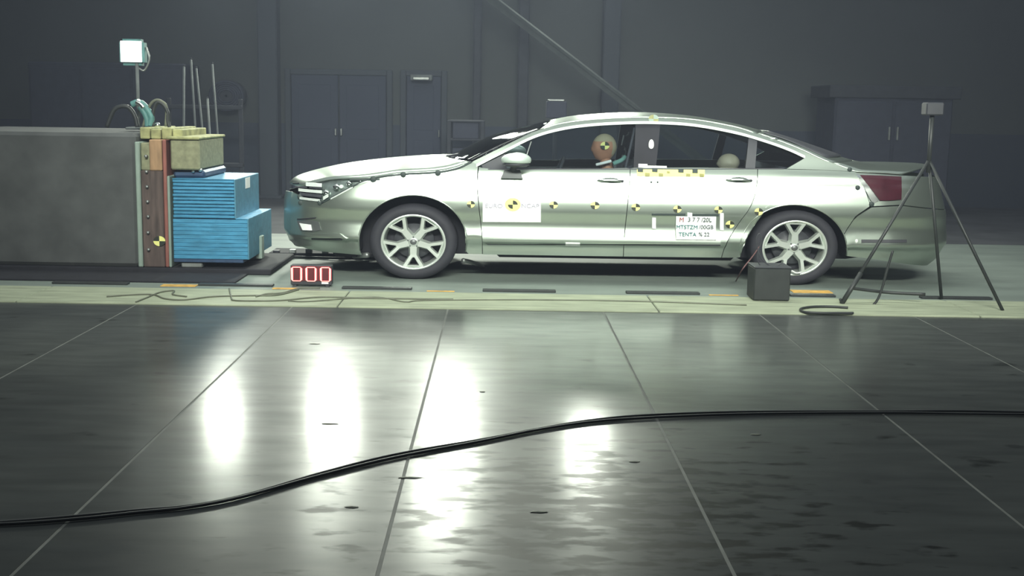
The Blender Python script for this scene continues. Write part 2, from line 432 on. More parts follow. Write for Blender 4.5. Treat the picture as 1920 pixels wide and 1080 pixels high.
# stand with a small camera in front of the columns (pale top at 1040,185)
c = at(1042, 186, 16.6)
t = thing('camera_stand', (c.x, 16.6, 0), 'dark stand with small pale topped box behind the windscreen', 'stand')
tube('pole', [(0, 0, 0), (0, 0, c.z - .2)], .03, dark_wall, t, raw=True)
box('box', (-.13, -.12, c.z - .26), (.15, .15, c.z - .03), cab_m, t); box('top_plate', (-.11, -.1, c.z - .03), (.12, .12, c.z), steel, t)
for k in range(3):
    an = k * 2.09; tube('leg', [(0, 0, .5), (.35 * math.cos(an), .35 * math.sin(an), 0.01)], .018, dark_wall, t, raw=True)
# tall dark cabinet right
a = at(1568, 162, 17.3); b = at(1790, 162, 17.3)
t = thing('tall_cabinet', ((a.x + b.x) / 2, 17.3, 0), 'tall dark blue cabinet standing behind the car boot', 'cabinet')
w = (b.x - a.x) / 2
box('body', (-w, 0, .08), (w, 1.0, a.z), cab_m, t, bev=.02); box('cornice', (-w - .1, -.04, a.z - .16), (w + .1, 1.03, a.z + .02), dark_wall, t, bev=.01)
box('plinth', (-w + .03, .03, 0), (w - .03, .97, .08), dark_wall, t)
for k in range(2):
    d_ = box('door', (-w + .02 + k * w, -.025, .12), (k * w - .02, 0, a.z - .2), cab_m, t)
    box('handle', ((k * 2 - 1) * .06 - .015, -.06, 1.1), ((k * 2 - 1) * .06 + .015, -.02, 1.3), steel, d_)
# dark workbench far left along the wall
a = at(258, 118, 17.9); b = at(332, 118, 17.9)
t = thing('wall_locker', ((a.x + b.x) / 2 - .6, 17.9, 0), 'dark locker against the wall at far left above the barrier', 'locker')
box('body', (-1.35, 0, 0), (1.0, .9, a.z), cab_m, t, bev=.02)
for k in range(3):
    box('door', (-1.32 + k * .77, -.02, .1), (-1.32 + k * .77 + .74, 0, a.z - .08), cab_m, t)

# ================================================================ BARRIER
BY = 10.25; BD = 1.05
def BX(px, py=400, Y=BY): return at(px, py, Y).x
def BZ(py, px=400, Y=BY): return at(px, py, Y).z
xr = BX(319)
t = thing('crash_barrier', (BX(200), BY, 0), 'tall brown timber and concrete crash barrier at the left edge', 'barrier')
def bp(nm, lo, hi, m, bev=.008):
    o = box(nm, lo, hi, m, None, bev=bev); o.parent = t; o.location = -t.location; return o
ztop = BZ(262, 300)
bp('concrete_block', (BX(-160), BY + .02, .052), (BX(256), BY + BD + .9, ztop + .05), concrete_b, .03)
bp('steel_edge', (BX(256), BY, .052), (BX(265), BY + BD, BZ(266, 260)), steel_pale)
bp('timber_plate', (BX(265.5), BY + .01, .052), (BX(306), BY + BD, BZ(320, 290)), wood_brown)
bp('timber_plate', (BX(283), BY + .0, BZ(320, 290)), (BX(306), BY + BD, ztop), wood_tan)
bp('timber_plate', (BX(265.5), BY + .03, BZ(320, 290)), (BX(283), BY + BD, BZ(268, 270)), wood_grey)
bp('timber_plate', (BX(306.5), BY + .015, .052), (BX(313.5), BY + BD, ztop + .0), wood_red)
bp('mounting_plate', (BX(314), BY + .005, .052), (BX(319), BY + BD, BZ(330, 316)), steel_pale)
for k, (zx, zy) in enumerate(((274, 293), (275, 322), (276, 350), (277, 378), (278, 406), (278, 436), (279, 468))):
    p = at(zx, zy, BY)
    o = lathe('bolt', [(.001, -.02), (.012, -.02), (.014, -.012), (.014, .012)], steel, None, p, seg=8); o.parent = t; o.location = -t.location
# top rail timbers
for k in range(4):
    bp('capping_block', (BX(257 + k * 20.5), BY + .15, ztop + .001), (BX(275.5 + k * 20.5), BY + BD - .05, ztop + BZ(240, 300) - BZ(262, 300) - .012 * (k % 2)), wood_yel)
# chipboard box standing proud on top
o = bp('chipboard_box', (BX(319.5), BY + .05, BZ(319, 345)), (BX(374), BY + BD - .1, BZ(262, 345)), wood_grey, .012)
bp('box_lid', (BX(314), BY + .02, BZ(262, 345) + .001), (BX(375.5), BY + BD - .05, BZ(259, 345) + .012), wood_yel)
bp('support_bracket', (BX(319.5), BY + .12, BZ(335, 350)), (BX(379), BY + .95, BZ(320, 350)), navy, .02)
for q in (362, 375):
    p = at(q, 319 + (q == 362) * 2, BY + .10)
    o = lathe('bolt', [(.001, -.012), (.013, -.012), (.016, 0), (.016, .02)], chrome, None, p, seg=8); o.parent = t; o.location = -t.location

def target(parent, p, r, tilt=0.0, m1=yellow, m2=black, rot=0, lx=SX, off=.004, n=6, flip=False, base=Vector((0, 0, 0)), bg=None, name='target_marker'):
    """round quadrant marker facing the camera side; tilt leans it back"""
    vs = [Vector((0, 0, 0))]; N = 4 * n
    for k in range(N):
        a = 2 * PI * k / N + rot; vs.append(Vector((math.cos(a) * r * lx, 0, math.sin(a) * r)))
    vs += [v + Vector((0, .003, 0)) for v in vs]
    fs = []; fm = []
    for k in range(N):
        a, b = k + 1, (k + 1) % N + 1
        fs.append((0, a, b)); q = (k // n) % 2
        fm.append(q if not flip else 1 - q)
        fs.append((a, a + N + 1, b + N + 1, b)); fm.append(0)
    R = Matrix.Rotation(-tilt, 3, 'X')
    vs = [R @ v + Vector(p) + Vector((0, -off, 0)) - base for v in vs]
    return mesh(name, vs, fs, None, parent, mats=[m1, m2], fm=fm)
target(t, at(299, 452, BY), .045, base=t.location)

# blue honeycomb element
tb = thing('honeycomb_barrier', (BX(400), BY + .5, 0), 'stepped blue aluminium honeycomb block fixed to the brown barrier', 'crash block')
def bb(nm, lo, hi, m, bev=.004):
    o = box(nm, lo, hi, m, None, bev=bev); o.parent = tb; o.location = -tb.location; return o
xs0 = BX(323, 380); x1u = BX(440, 380); x1l = BX(465, 440)
zt_, zm_, zl_ = BZ(337, 380), BZ(410, 400), BZ(486, 400)
n = 11
for k in range(n):
    za = lerp(zm_, zt_, k / n); zc = lerp(zm_, zt_, (k + 1) / n)
    jit = random.uniform(-.012, .006)
    o = bb('honeycomb_layer', (xs0, BY + .012 + (k % 2) * .012 + random.uniform(0, .006), za + .002), (x1u + jit * .4 - (k % 2) * .004, BY + BD - .04, zc - .0025), blue, .006)
bb('face_sheet', (x1u - .005, BY + .01, zm_), (x1u + .006, BY + BD - .04, zt_ + .004), blue_side, .002)
bb('top_sheet', (xs0, BY + .01, zt_ + .0), (x1u + .005, BY + BD - .04, zt_ + .007), blue, .002)
n = 10
for k in range(n):
    za = lerp(zl_, zm_ - .006, k / n); zc = lerp(zl_, zm_ - .006, (k + 1) / n)
    bb('bumper_layer', (xs0, BY + .002 + (k % 2) * .003, za + .0005), (x1l - .004, BY + BD - .02, zc - .001), blue, .003)
bb('bumper_face', (x1l - .005, BY, zl_), (x1l + .006, BY + BD - .02, zm_ - .003), blue_side, .002)
bb('ledge_sheet', (x1u + .006, BY + .002, zm_ - .004), (x1l + .006, BY + BD - .02, zm_ + .003), blue, .001)
bb('carrier_plate', (xs0, BY - .005, zl_ - .03), (BX(455), BY + BD, zl_ - .002), navy)
# white slip on the crash face of the upper block
bb('paper_label', (x1u + .006, BY + .42, lerp(zm_, zt_, .70)), (x1u + .010, BY + .60, lerp(zm_, zt_, .98)), white_m, .0)
bb('foot_bracket', (x1l - .03, BY + .45, zl_ - .05), (x1l + .03, BY + .55, zl_ + .16), steel_pale)
# dark flat plates on the floor under the block
tp = thing('floor_plate', (BX(400), BY, 0), 'dark flat plate on the floor under the blue block', 'base plate')
box('sheet', (-3.4, -.02, 0), (.50, BD + .1, .05), shell_m, tp, bev=.008)
for k in range(3): box('shim', (.0 + k * .2 - .3, .02 + k * .3, .05), (.14 + k * .2 - .25, .12 + k * .3, zl_ - .031), steel, tp)
box('front_lip', (-3.4, -.55, 0), (.30, -.02, .018), shell_m, tp, bev=.004)

# things on top of the barrier
c = at(262, 225, BY + .5); zt2 = ztop + BZ(240, 300) - BZ(262, 300)
t = thing('hose_bundle', (c.x, BY + .5, ztop + .09), 'teal and black hose loops heaped on top of the timber barrier', 'hose')
b0 = t.location
def L_(px, py, Y=BY + .5): return at(px, py, Y) - b0
tube('teal_hose', [L_(247, 196), L_(258, 192), L_(268, 196), L_(278, 208), (L_(284, 220)), L_(281, 236)], .03, teal_m, t)
tube('teal_hose', [L_(262, 200), L_(270, 210), L_(276, 224), L_(277, 237)], .028, teal_m, t)
tube('reflective_sleeve', [L_(256, 191), L_(264, 195), L_(270, 202)], .034, chrome, t)
tube('black_hose', [L_(285, 238), L_(287, 210), L_(294, 192), L_(306, 196), L_(314, 210), L_(315, 228), L_(318, 238)], .018, cable_m, t)
tube('black_hose', [L_(268, 238), L_(280, 200), L_(292, 188), L_(304, 191), L_(312, 202), L_(311, 237)], .014, cable_soft, t)
ball('bright_fitting', L_(295, 235), (.028, .02, .03), lamp_glow if False else chrome, t, 10, 8)
tube('black_hose', [L_(200, 238), L_(215, 205), L_(238, 200), L_(252, 216), L_(258, 238)], .02, cable_m, t)
# lamp on stand top left
c = at(256, 98, BY + .75)
t = thing('floodlight', (c.x, BY + .75, ztop + .07), 'white lit floodlight on a thin pole at the upper left edge', 'floodlight')
h = c.z - t.location.z
tube('pole', [(0, 0, 0), (0, 0, h - .1)], .016, pole_m, t, raw=True)
box('housing', (-.16, -.02, h - .12), (.07, .12, h + .12), teal_m, t, bev=.03, seg=2)
box('lens', (-.14, -.03, h - .09), (.055, -.018, h + .10), lamp_glow, t, bev=.004)
tube('yoke', [(.075, .05, h + .05), (.10, .05, h - .06), (.05, .05, h - .16), (0, .03, h - .14)], .01, steel, t)
box('base', (-.1, -.1, -.002), (.1, .1, .02), pole_m, t)

# ================================================================ CAR
Y0 = 10.05; HW = .93; YC = Y0 + HW
prof = [(.10, .12), (.24, .055), (.325, .042), (.345, .004), (.36, .0), (.40, .005), (.44, .012), (.50, .020), (.56, .012), (.62, .001), (.68, .003), (.75, .013), (.86, .036), (.885, .046), (.95, .066), (.985, .085), (1.2, .18), (1.45, .33)]
nose_px = [(560, 325), (548, 338), (540, 355), (537, 375), (536, 400), (537, 425), (544, 444), (556, 456), (585, 468)]
nose = sorted([(at(x, y, YC).z, at(x, y, YC).x) for x, y in nose_px])
tail_px = [(1730, 308), (1738, 330), (1742, 360), (1748, 400), (1748, 440), (1735, 470), (1715, 490)]
tail = sorted([(at(x, y, YC).z, at(x, y, YC).x) for x, y in tail_px])
def side(x, z):
    y = Y0 + interp(prof, z)
    d = max(0, x - interp(nose, z)); Lf = 1.0
    if d < Lf: y += HW * (1 - (1 - (1 - d / Lf) ** 2.5) ** (1 / 2.5)) * .98
    d = max(0, interp(tail, z) - x); Lr = .85
    if d < Lr: y += HW * (1 - (1 - (1 - d / Lr) ** 2.8) ** (1 / 2.8)) * .98
    return min(y, YC)
def SP(px, py, off=0):
    Y = Y0 + .05
    for _ in range(14):
        p = at(px, py, Y); Y = lerp(Y, min(side(p.x, p.z) + off, YC), .55)
    return p
def sp2(px, py):
    p = SP(px, py); return Vector((p.x, p.z))
def resample(pts, n, ease=None):
    pts = [Vector(p) for p in pts]
    L = [0]
    for a, b in zip(pts, pts[1:]): L.append(L[-1] + (b - a).length)
    out = []
    for k in range(n + 1):
        s = k / n
        if ease: s = ease(s)
        s *= L[-1]
        for i in range(len(L) - 1):
            if s <= L[i + 1] + 1e-9:
                out.append(pts[i].lerp(pts[i + 1], (s - L[i]) / max(1e-9, L[i + 1] - L[i]))); break
    return out
def smoothpx(pts, n=6):
    return [(v.x, v.y) for v in catmull([Vector((a, b, 0)) for a, b in pts], n)]
def coons(bottom, top, left, right, nu, nv, ease=None, world_left=None, px=True):
    """four px polylines -> world XZ grid on the flank; all run left to right / bottom to top"""
    cv = (lambda L: [sp2(*p) for p in L]) if px else (lambda L: [Vector(p) for p in L])
    B = resample(cv(bottom), nu, ease); T = resample(cv(top), nu, ease); Lf = resample(cv(left), nv); R = resample(cv(right), nv)
    if world_left: Lf = resample(world_left, nv); 
    B[0] = Lf[0].copy(); T[0] = Lf[-1].copy(); B[-1] = R[0].copy(); T[-1] = R[-1].copy()
    G = []
    for j in range(nv + 1):
        v = j / nv; row = []
        for i in range(nu + 1):
            u = ease(i / nu) if ease else i / nu
            p = B[i] * (1 - v) + T[i] * v + Lf[j] * (1 - u) + R[j] * u - (B[0] * (1 - u) * (1 - v) + B[-1] * u * (1 - v) + T[0] * (1 - u) * v + T[-1] * u * v)
            row.append(p)
        G.append(row)
    return G
car = thing('car', (at(1130, 500, YC).x, YC, 0), 'silver green saloon car with yellow and black round target stickers', 'car')
CB = car.location.copy()
def loc(v): return Vector(v) - CB
def mir(v): return Vector((v[0], -v[1], v[2]))          # across the car's own centre plane (car-local)
def panel(name, G, m, off=0, thick=.010, inward=.03, mirror='separate', smooth=True, label=None, parent=None, side_fn=None):
    nv = len(G) - 1; nu = len(G[0]) - 1
    vs = []; fs = []
    sf = side_fn or side
    for row in G:
        for p in row: vs.append(loc((p.x, sf(p.x, p.y) + off, p.y)))
    W_ = nu + 1
    for j in range(nv):
        for i in range(nu): fs.append((j * W_ + i, j * W_ + i + 1, (j + 1) * W_ + i + 1, (j + 1) * W_ + i))
    # folded edge
    ring = [i for i in range(W_)] + [j * W_ + nu for j in range(1, nv + 1)] + [nv * W_ + i for i in range(nu - 1, -1, -1)] + [j * W_ for j in range(nv - 1, 0, -1)]
    nf = len(fs); M_ = len(ring); b1 = len(vs); b2 = b1 + M_
    for r in ring: vs.append(vs[r].copy())
    for r in ring: vs.append(vs[r] + Vector((0, inward, 0)))
    for k in range(M_):
        q = (k + 1) % M_; fs.append((b1 + k, b2 + k, b2 + q, b1 + q))
    def mk(vv, ff):
        me = bpy.data.meshes.new(name); me.from_pydata([tuple(v) for v in vv], [], ff); me.update(); me.materials.append(m)
        o = link(name, me, parent or car)
        for k, p in enumerate(me.polygons): p.use_smooth = smooth and (k % len(fs)) < nf
        if label: o['label'] = label
        return o
    if mirror == 'none': return mk(vs, fs)
    mv = [mir(v) for v in vs]; mf = [tuple(reversed(f)) for f in fs]
    if mirror == 'join':
        N = len(vs); return mk(vs + mv, fs + [tuple(i + N for i in f) for f in mf])
    a = mk(vs, fs); mk(mv, mf); return a
def ell(cx, cy, rx, ry, a0, a1, n=20):
    return [(cx + rx * math.cos(math.radians(lerp(a0, a1, k / n))), cy - ry * math.sin(math.radians(lerp(a0, a1, k / n)))) for k in range(n + 1)]
archF = dict(cx=774, cy=452, rx=101, ry=86); archR = dict(cx=1488, cy=468, rx=100, ry=84)
# fender
shut = [(603, 381), (640, 361), (668, 346), (700, 334), (755, 327), (820, 323.5), (858, 316), (884, 304), (896, 311)]
seamF = [(686.5, 410), (650, 398), (622, 389), (603, 381)]
aF = ell(774, 452, 101, 86, 151, -12, 26)
panel('front_wing', coons(aF + [(878, 476), (904, 476.5)], smoothpx(shut, 5), [aF[0], (650, 394), (622, 388), (603, 381)], smoothpx([(904, 476.5), (903, 440), (897, 385), (894, 345), (896, 311)]), 60, 18), paint)
# front bumper (both halves in one)
aFl = ell(774, 452, 101, 86, 196, 151.5, 10)
zb_, zt_n = at(560, 461, YC).z, at(540, 356, YC).z
WL = [Vector((interp(nose, z) + .002, z)) for z in [lerp(zb_, zt_n, k / 12) for k in range(13)]]
quad = lambda s: s * s * .75 + s * .25
panel('front_bumper', coons([(575, 466), (600, 471), (640, 475), (677, 478)], [(548, 360), (575, 372), (603, 380.5), (622, 387.5), (650, 394), (aFl[-1][0],aFl[-1][1]-1.5)], [(575, 466), (548, 362)], [(677, 478)] + aFl, 80, 30, quad, WL), paint, mirror='join')
# doors
bt = 316.5
dL = [(905.3, 477), (904.3, 440), (898.3, 385), (895.3, 345), (898, 313)]
dM = [(1168, 481), (1170, 445), (1176, 385), (1180, 345), (1181, 316)]
panel('front_door', coons([(905.3, 477), (1168, 481)], [(898, 314), (935, 318), (1000, 317.5), (1100, 316.5), (1181, 315)], dL, dM, 50, 34), paint)
dR = [(1352, 483), (1362, 455), (1385, 418), (1404, 392), (1415, 365), (1419, 340), (1420, 316)]
panel('rear_door', coons([(1169.3, 481), (1352, 483)], [(1182.3, 315), (1300, 314.5), (1420, 316)], [(p[0] + 1.3, p[1]) for p in dM], smoothpx(dR, 3), 46, 34), paint)
# rear quarter
aR = ell(1488, 468, 100, 84, 188, 20, 28)
qL = [(p[0] + 1.3, p[1]) for p in dR]
panel('rear_wing', coons([qL[0], (1388, 483)] + aR[1:], [(1421.3, 316), (1474, 317.5), (1540, 319), (1604, 322)], smoothpx(qL, 3), [aR[-1], (1604, 405), (1632, 386), (1620, 352), (1604, 322)], 60, 22), paint)
tw = lambda px, py: Vector((min(at(px, py, YC).x, 99), 0))
def tpt(py):  # centreline tail point
    z = at(1740, py, YC).z; return Vector((interp(tail, z) - .002, z))
quadr = lambda s: 1 - ((1 - s) ** 2 * .75 + (1 - s) * .25)
def coons_tail(bottom, top, left, zb, zt, nu, nv):
    B = [sp2(*p) for p in bottom]; T = [sp2(*p) for p in top]; Lw = [sp2(*p) for p in left]
    R = [Vector((interp(tail, z) - .002, z)) for z in [lerp(zb, zt, k / 10) for k in range(11)]]
    return coons(B + [R[0]], T + [R[-1]], Lw, R, nu, nv, quadr, px=False)
aRb = ell(1488, 468, 100, 84, -8, 19, 8)
panel('rear_bumper', coons_tail([(1587, 480), (1640, 486)], [aRb[-1], (1604, 408), (1634, 389), (1690, 386)], aRb, at(1715, 486, YC).z, at(1745, 386, YC).z, 40, 20), paint, mirror='join')
panel('tail_panel', coons_tail([(1634, 387), (1690, 384)], [(1604, 323), (1660, 327)], [(1634, 387), (1622, 352), (1604, 323)], at(1745, 384, YC).z, at(1738, 327, YC).z, 30, 12), paint, off=.012, mirror='join')
panel('tail_lamp', coons([(1650, 376), (1668, 376), (1690, 374)], [(1612, 328), (1650, 329), (1690, 331)], [(1650, 376), (1632, 353), (1612, 328)], [(1690, 374), (1690, 331)], 16, 10), red_lens, off=-.004, label='dark red tail lamp')
panel('tail_trim', coons([(1636, 382), (1648, 376)], [(1604, 326), (1611, 327)], [(1636, 382), (1620, 352), (1604, 326)], [(1648, 376), (1631, 353), (1611, 327)], 4, 12), chrome, off=-.006, inward=.01, label='pale chrome edge beside the tail lamp')
# rail, C pillar
glt = [(893, 312), (940, 288), (1000, 258.5), (1050, 244), (1100, 236.5), (1160, 232.5), (1225, 231.5), (1300, 236), (1380, 250.5), (1440, 268), (1480, 282.5), (1509, 296)]
gut = [(886, 303), (935, 279), (1000, 247.5), (1050, 233.5), (1100, 226.5), (1160, 222.5), (1225, 221.5), (1300, 225.5), (1380, 239.5), (1445, 259), (1500, 280), (1540, 299)]
panel('roof_rail', coons(smoothpx(glt, 4), smoothpx(gut, 4), [glt[0], gut[0]], [glt[-1], gut[-1]], 60, 4), paint, inward=.02)
trim_b = [(x, y + 1) for x, y in glt]; trim_t = [(x, y - 4.2) for x, y in glt]
panel('window_trim', coons(smoothpx(trim_b, 4), smoothpx(trim_t, 4), [trim_b[0], trim_t[0]], [trim_b[-1], trim_t[-1]], 60, 2), bright_trim, off=-.008, inward=.012, label='bright chrome strip arching over the side windows')
panel('rear_pillar', coons([(1475, 316.5), (1530, 318), (1606, 321.5)], [(1510, 296), (1541, 299), (1560, 304), (1592, 315)], [(1475, 316.5), (1510, 296)], [(1606, 321.5), (1592, 315)], 20, 8), paint)
# glass
def arc_between(tab, x0, x1):
    ys = lambda x: interp(tab, x)
    return [(lerp(x0, x1, k / 10), ys(lerp(x0, x1, k / 10)) + 1.5) for k in range(11)]
panel('front_door_glass', coons([(908, 317), (1000, 317), (1188, 315)], arc_between(glt, 897, 1192), [(908, 317), (897, 311.5)], [(1188, 315), (1192, 233.5)], 30, 12), glass, off=.012, inward=.004)
panel('rear_door_glass', coons([(1230, 314), (1398, 315)], arc_between(glt, 1238, 1404), [(1230, 314), (1238, 233)], [(1398, 315), (1404, 258)], 20, 10), glass, off=.012, inward=.004)
panel('quarter_glass', coons([(1416, 315.5), (1474, 316.5)], arc_between(glt, 1420, 1508), [(1416, 315.5), (1420, 264)], [(1474, 316.5), (1508, 297)], 14, 8), glass, off=.012, inward=.004)
panel('centre_pillar', coons([(1188, 315), (1230, 314)], arc_between(glt, 1192, 1238), [(1188, 315), (1192, 233)], [(1230, 314), (1238, 233)], 6, 8), shell_m, off=.008, inward=.05)
panel('rear_window_frame', coons([(1398, 315), (1416, 315.5)], arc_between(glt, 1404, 1420), [(1398, 315), (1404, 258)], [(1416, 315.5), (1420, 264)], 4, 8), dark_plastic, off=.006, inward=.04)
panel('mirror_sail', coons([(906, 317), (950, 318.5)], [(903, 310), (948, 288)], [(906, 317), (903, 310)], [(950, 318.5), (948, 288)], 6, 5), dark_plastic, off=.006, inward=.02)
panel('belt_seal', coons([(915, 318.2), (1000, 318), (1470, 317.4)], [(915, 316.2), (1000, 316), (1470, 315.6)], [(915, 318.2), (915, 316.2)], [(1470, 317.4), (1470, 315.6)], 30, 1), dark_plastic, off=-.003, inward=.01)
# crowned panels
def crown(name, edge, centre, m, n=8, nc=8, pw=2.2, inset=0.0, label=None, centre_y=None, smooth=True):
    E = resample([Vector((p[0], p[1], 0)) for p in catmull([Vector((a, b, 0)) for a, b in edge], 4)], n * 3)
    K = resample([Vector((p[0], p[1], 0)) for p in catmull([Vector((a, b, 0)) for a, b in centre], 4)], n * 3)
    vs = []; fs = []; cols = 2 * nc + 1
    for e, k in zip(E, K):
        pe = SP(e.x, e.y, inset); pk = at(k.x, k.y, YC)
        row = []
        for j in range(nc + 1):
            s = j / nc
            row.append(Vector((lerp(pe.x, pk.x, 1 - (1 - s) ** 2), lerp(pe.y, YC, s), lerp(pe.z, pk.z, 1 - (1 - s) ** pw))))
        row = [loc(v) for v in row]; row += [mir(v) for v in row[-2::-1]]
        vs += row
    for i in range(n * 3):
        for j in range(cols - 1): fs.append((i * cols + j, (i + 1) * cols + j, (i + 1) * cols + j + 1, i * cols + j + 1))
    o = mesh(name, vs, fs, m, car, smooth)
    sm = o.modifiers.new('thickness', 'SOLIDIFY'); sm.thickness = .008; sm.offset = 0
    if label: o['label'] = label
    return o
bon_e = [(566, 350), (585, 345), (612, 338), (640, 335), (680, 334.5), (712, 332), (755, 325), (820, 321.5), (856, 314.5), (880, 303.5)]
bon_c = [(546, 340), (556, 331), (575, 323.5), (605, 315.5), (650, 306.5), (700, 300), (745, 295.5), (790, 292.5), (822, 291.5), (836, 293)]
crown('bonnet', bon_e, bon_c, paint, n=10, pw=2.6)
crown('windscreen', [(884, 303), (930, 280), (970, 260), (1010, 243)], [(838, 296), (880, 273), (925, 253), (970, 241), (1030, 226)], glass, n=6, pw=2.0)
crown('cowl', [(880, 304), (884, 303)], [(832, 295), (842, 297)], dark_plastic, n=2, pw=2.0)
crown('roof', [(1012, 243.5), (1050, 232.5), (1100, 225.5), (1160, 221.5), (1225, 220.5), (1300, 224.5), (1375, 237.5), (1420, 251)], [(1033, 225.5), (1070, 218.5), (1110, 214.5), (1165, 211.5), (1225, 212), (1300, 218.5), (1370, 231), (1420, 244)], paint, n=12, pw=2.0)
crown('rear_window', [(1421, 251), (1445, 258), (1500, 279), (1540, 298), (1562, 306)], [(1421, 244.5), (1460, 256), (1510, 272), (1560, 290), (1590, 299)], dark_plastic if False else paint, n=5, pw=2.4)
crown('boot_lid', [(1563, 306), (1590, 316), (1604, 321.5), (1650, 324), (1690, 327)], [(1592, 299.5), (1610, 303), (1635, 306), (1690, 306.5), (1729, 307.5)], paint, n=6, pw=2.6)
# backlight glass laid into the rear slope
def inlay(name, edge, centre, m):
    o = crown(name, edge, centre, m, n=4, pw=2.4, inset=.10)
    for v in o.data.vertices: v.co.z += .012
    return o
inlay('rear_glass', [(1432, 252), (1470, 263), (1515, 282), (1550, 298)], [(1435, 247.5), (1470, 258), (1515, 273), (1570, 292)], dark_plastic)

# ---- dark inner body and floor pan
def wpt(px, py, Y=Y0 + .1): 
    p = at(px, py, Y); return (p.x, p.z)
outer = [wpt(664, 392), wpt(664, 470), wpt(674, 472)] + [wpt(*q) for q in ell(774, 452, 106, 90, 194, -14, 18)] + [wpt(905, 474), wpt(1385, 480)] + \
        [wpt(*q) for q in ell(1488, 468, 105, 88, 188, -8, 18)] + [wpt(1606, 480), wpt(1612, 345), wpt(1600, 330), wpt(1430, 330), wpt(900, 330), wpt(820, 336), wpt(700, 350)]
o = prism('inner_shell', outer, Y0 + .10, Y0 + .34, shell_m, None); o.parent = car; o.location = -CB
o = prism('inner_shell', [(x, z) for x, z in outer], 2 * YC - (Y0 + .34), 2 * YC - (Y0 + .10), shell_m, None); o.parent = car; o.location = -CB
core = [wpt(575, 455), wpt(600, 474), wpt(700, 480), wpt(1600, 492), wpt(1700, 480), wpt(1720, 340), wpt(1560, 335), wpt(1440, 345), wpt(1420, 400), wpt(960, 390), wpt(880, 345), wpt(760, 335), wpt(640, 345), wpt(580, 372)]
o = prism('floor_pan', core, Y0 + .341, 2 * YC - (Y0 + .341), shell_m, None); o.parent = car; o.location = -CB
zlow = at(1100, 492, Y0 + .5).z
for (xa, xb, ya, yb, zz, m, nm) in ((930, 1360, .5, .9, .17, shell_m, 'exhaust'), (640, 850, .35, 1.5, .17, shell_m, 'engine_tray')):
    a, b = at(xa, 480, YC).x, at(xb, 480, YC).x
    o = box(nm, (a, Y0 + ya, zz - .02), (b, Y0 + yb, zz + .1), m, None, bev=.03); o.parent = car; o.location = -CB
tube('suspension_arm', [loc(at(868, 488, Y0 + .25)), loc(at(885, 492, Y0 + .4)), loc(at(905, 500, Y0 + .8))], .02, steel, car)
tube('suspension_arm', [loc(at(690, 478, Y0 + .22)), loc(at(664, 480, Y0 + .5))], .025, steel, car, raw=True)
# arch lips
for A, (a0, a1) in ((archF, (192, -14)), (archR, (188, -8))):
    pts = [SP(*q) for q in ell(A['cx'], A['cy'], A['rx'] + .5, A['ry'] + .5, a0, a1, 30)]
    tube('arch_lip', [loc(p) + Vector((0, .004, 0)) for p in pts], .007, paint, car, sides=6, raw=True)
    tube('arch_lip', [mir(loc(p) + Vector((0, .004, 0))) for p in pts], .007, paint, car, sides=6, raw=True)
    lin = []
    nA = 24; vs = []; fs = []
    for k, q in enumerate(ell(A['cx'], A['cy'], A['rx'] + 1, A['ry'] + 1, a0, a1, nA)):
        p = SP(*q); vs += [loc((p.x, p.y + .004, p.z)), loc((p.x, Y0 + .42, p.z))]
    for k in range(nA): fs.append((2 * k, 2 * k + 1, 2 * k + 3, 2 * k + 2))
    mesh('wheel_well', vs, fs, shell_m, car, True); mesh('wheel_well', [mir(v) for v in vs], fs, shell_m, car, True)
# sill moulding
panel('sill_moulding', coons([(911, 457), (1000, 457), (1200, 457.5), (1350, 458.5)], [(905, 447), (1000, 446), (1200, 445), (1352, 448)], [(911, 457), (905, 447)], [(1350, 458.5), (1352, 448)], 40, 4), paint, off=-.010, inward=.03, label='raised ridge along the bottom of the doors')
panel('sill_shadow_gap', coons([(915, 459.3), (1351, 461)], [(911, 457.2), (1000, 457.2), (1350, 458.7)], [(915, 459.3), (911, 457.2)], [(1351, 461), (1350, 458.7)], 20, 1), dark_plastic, off=-.006, inward=.01, mirror='separate')

# ---- front details
def strip(name, a, b, th, m, off=-.01, label=None, mirror='separate'):
    (x0, y0), (x1, y1) = a, b
    return panel(name, coons([(x0, y0 + th / 2), (x1, y1 + th / 2)], [(x0, y0 - th / 2), (x1, y1 - th / 2)], [(x0, y0 + th / 2), (x0, y0 - th / 2)], [(x1, y1 + th / 2), (x1, y1 - th / 2)], 10, 2), m, off=off, inward=.012, label=label, mirror=mirror)
# headlamp: dark bowl, bulbs, cover
hb = [(604, 380), (640, 360), (668, 345.5), (712, 334)]; ht = [(586, 346), (612, 339.5), (650, 336), (712, 333)]
panel('headlamp_bowl', coons(hb, ht, [(604, 380), (590, 362), (586, 346)], [(712, 334), (712, 333)], 24, 10), bowl_m, off=.03, inward=.02, label='dark headlamp bowl')
for (x, y, r, mm) in ((612, 362, .030, chrome), (632, 352, .034, chrome), (655, 345, .026, chrome), (640, 350, .018, lamp_glow if False else white_m), (676, 341, .014, chrome)):
    p = SP(x, y, .02)
    for s_ in (1, -1):
        q = loc(p); q = q if s_ == 1 else mir(q)
        lathe('reflector', [(.001, -.012 * s_), (r * .5, -.016 * s_), (r * .9, -.012 * s_), (r, .006 * s_), (r * .8, .03 * s_)], mm, car, q, seg=16, sx=SX)
panel('headlamp_cover', coons(hb, ht, [(604, 380), (590, 362), (586, 346)], [(712, 334), (712, 333)], 24, 10), lamp_glass, off=-.002, inward=.01)
strip('headlamp_brow', (655, 336.8), (712, 336), 3.2, pad, off=-.008, label='dark upper band of the headlamp')
strip('headlamp_rib', (620, 372.6), (662, 350.5), 3.2, bright, off=-.010)
strip('headlamp_rib', (606, 372), (616, 366), 6.5, bright, off=-.008)
strip('headlamp_rib', (666, 345.5), (690, 339.5), 2.6, bright, off=-.008)
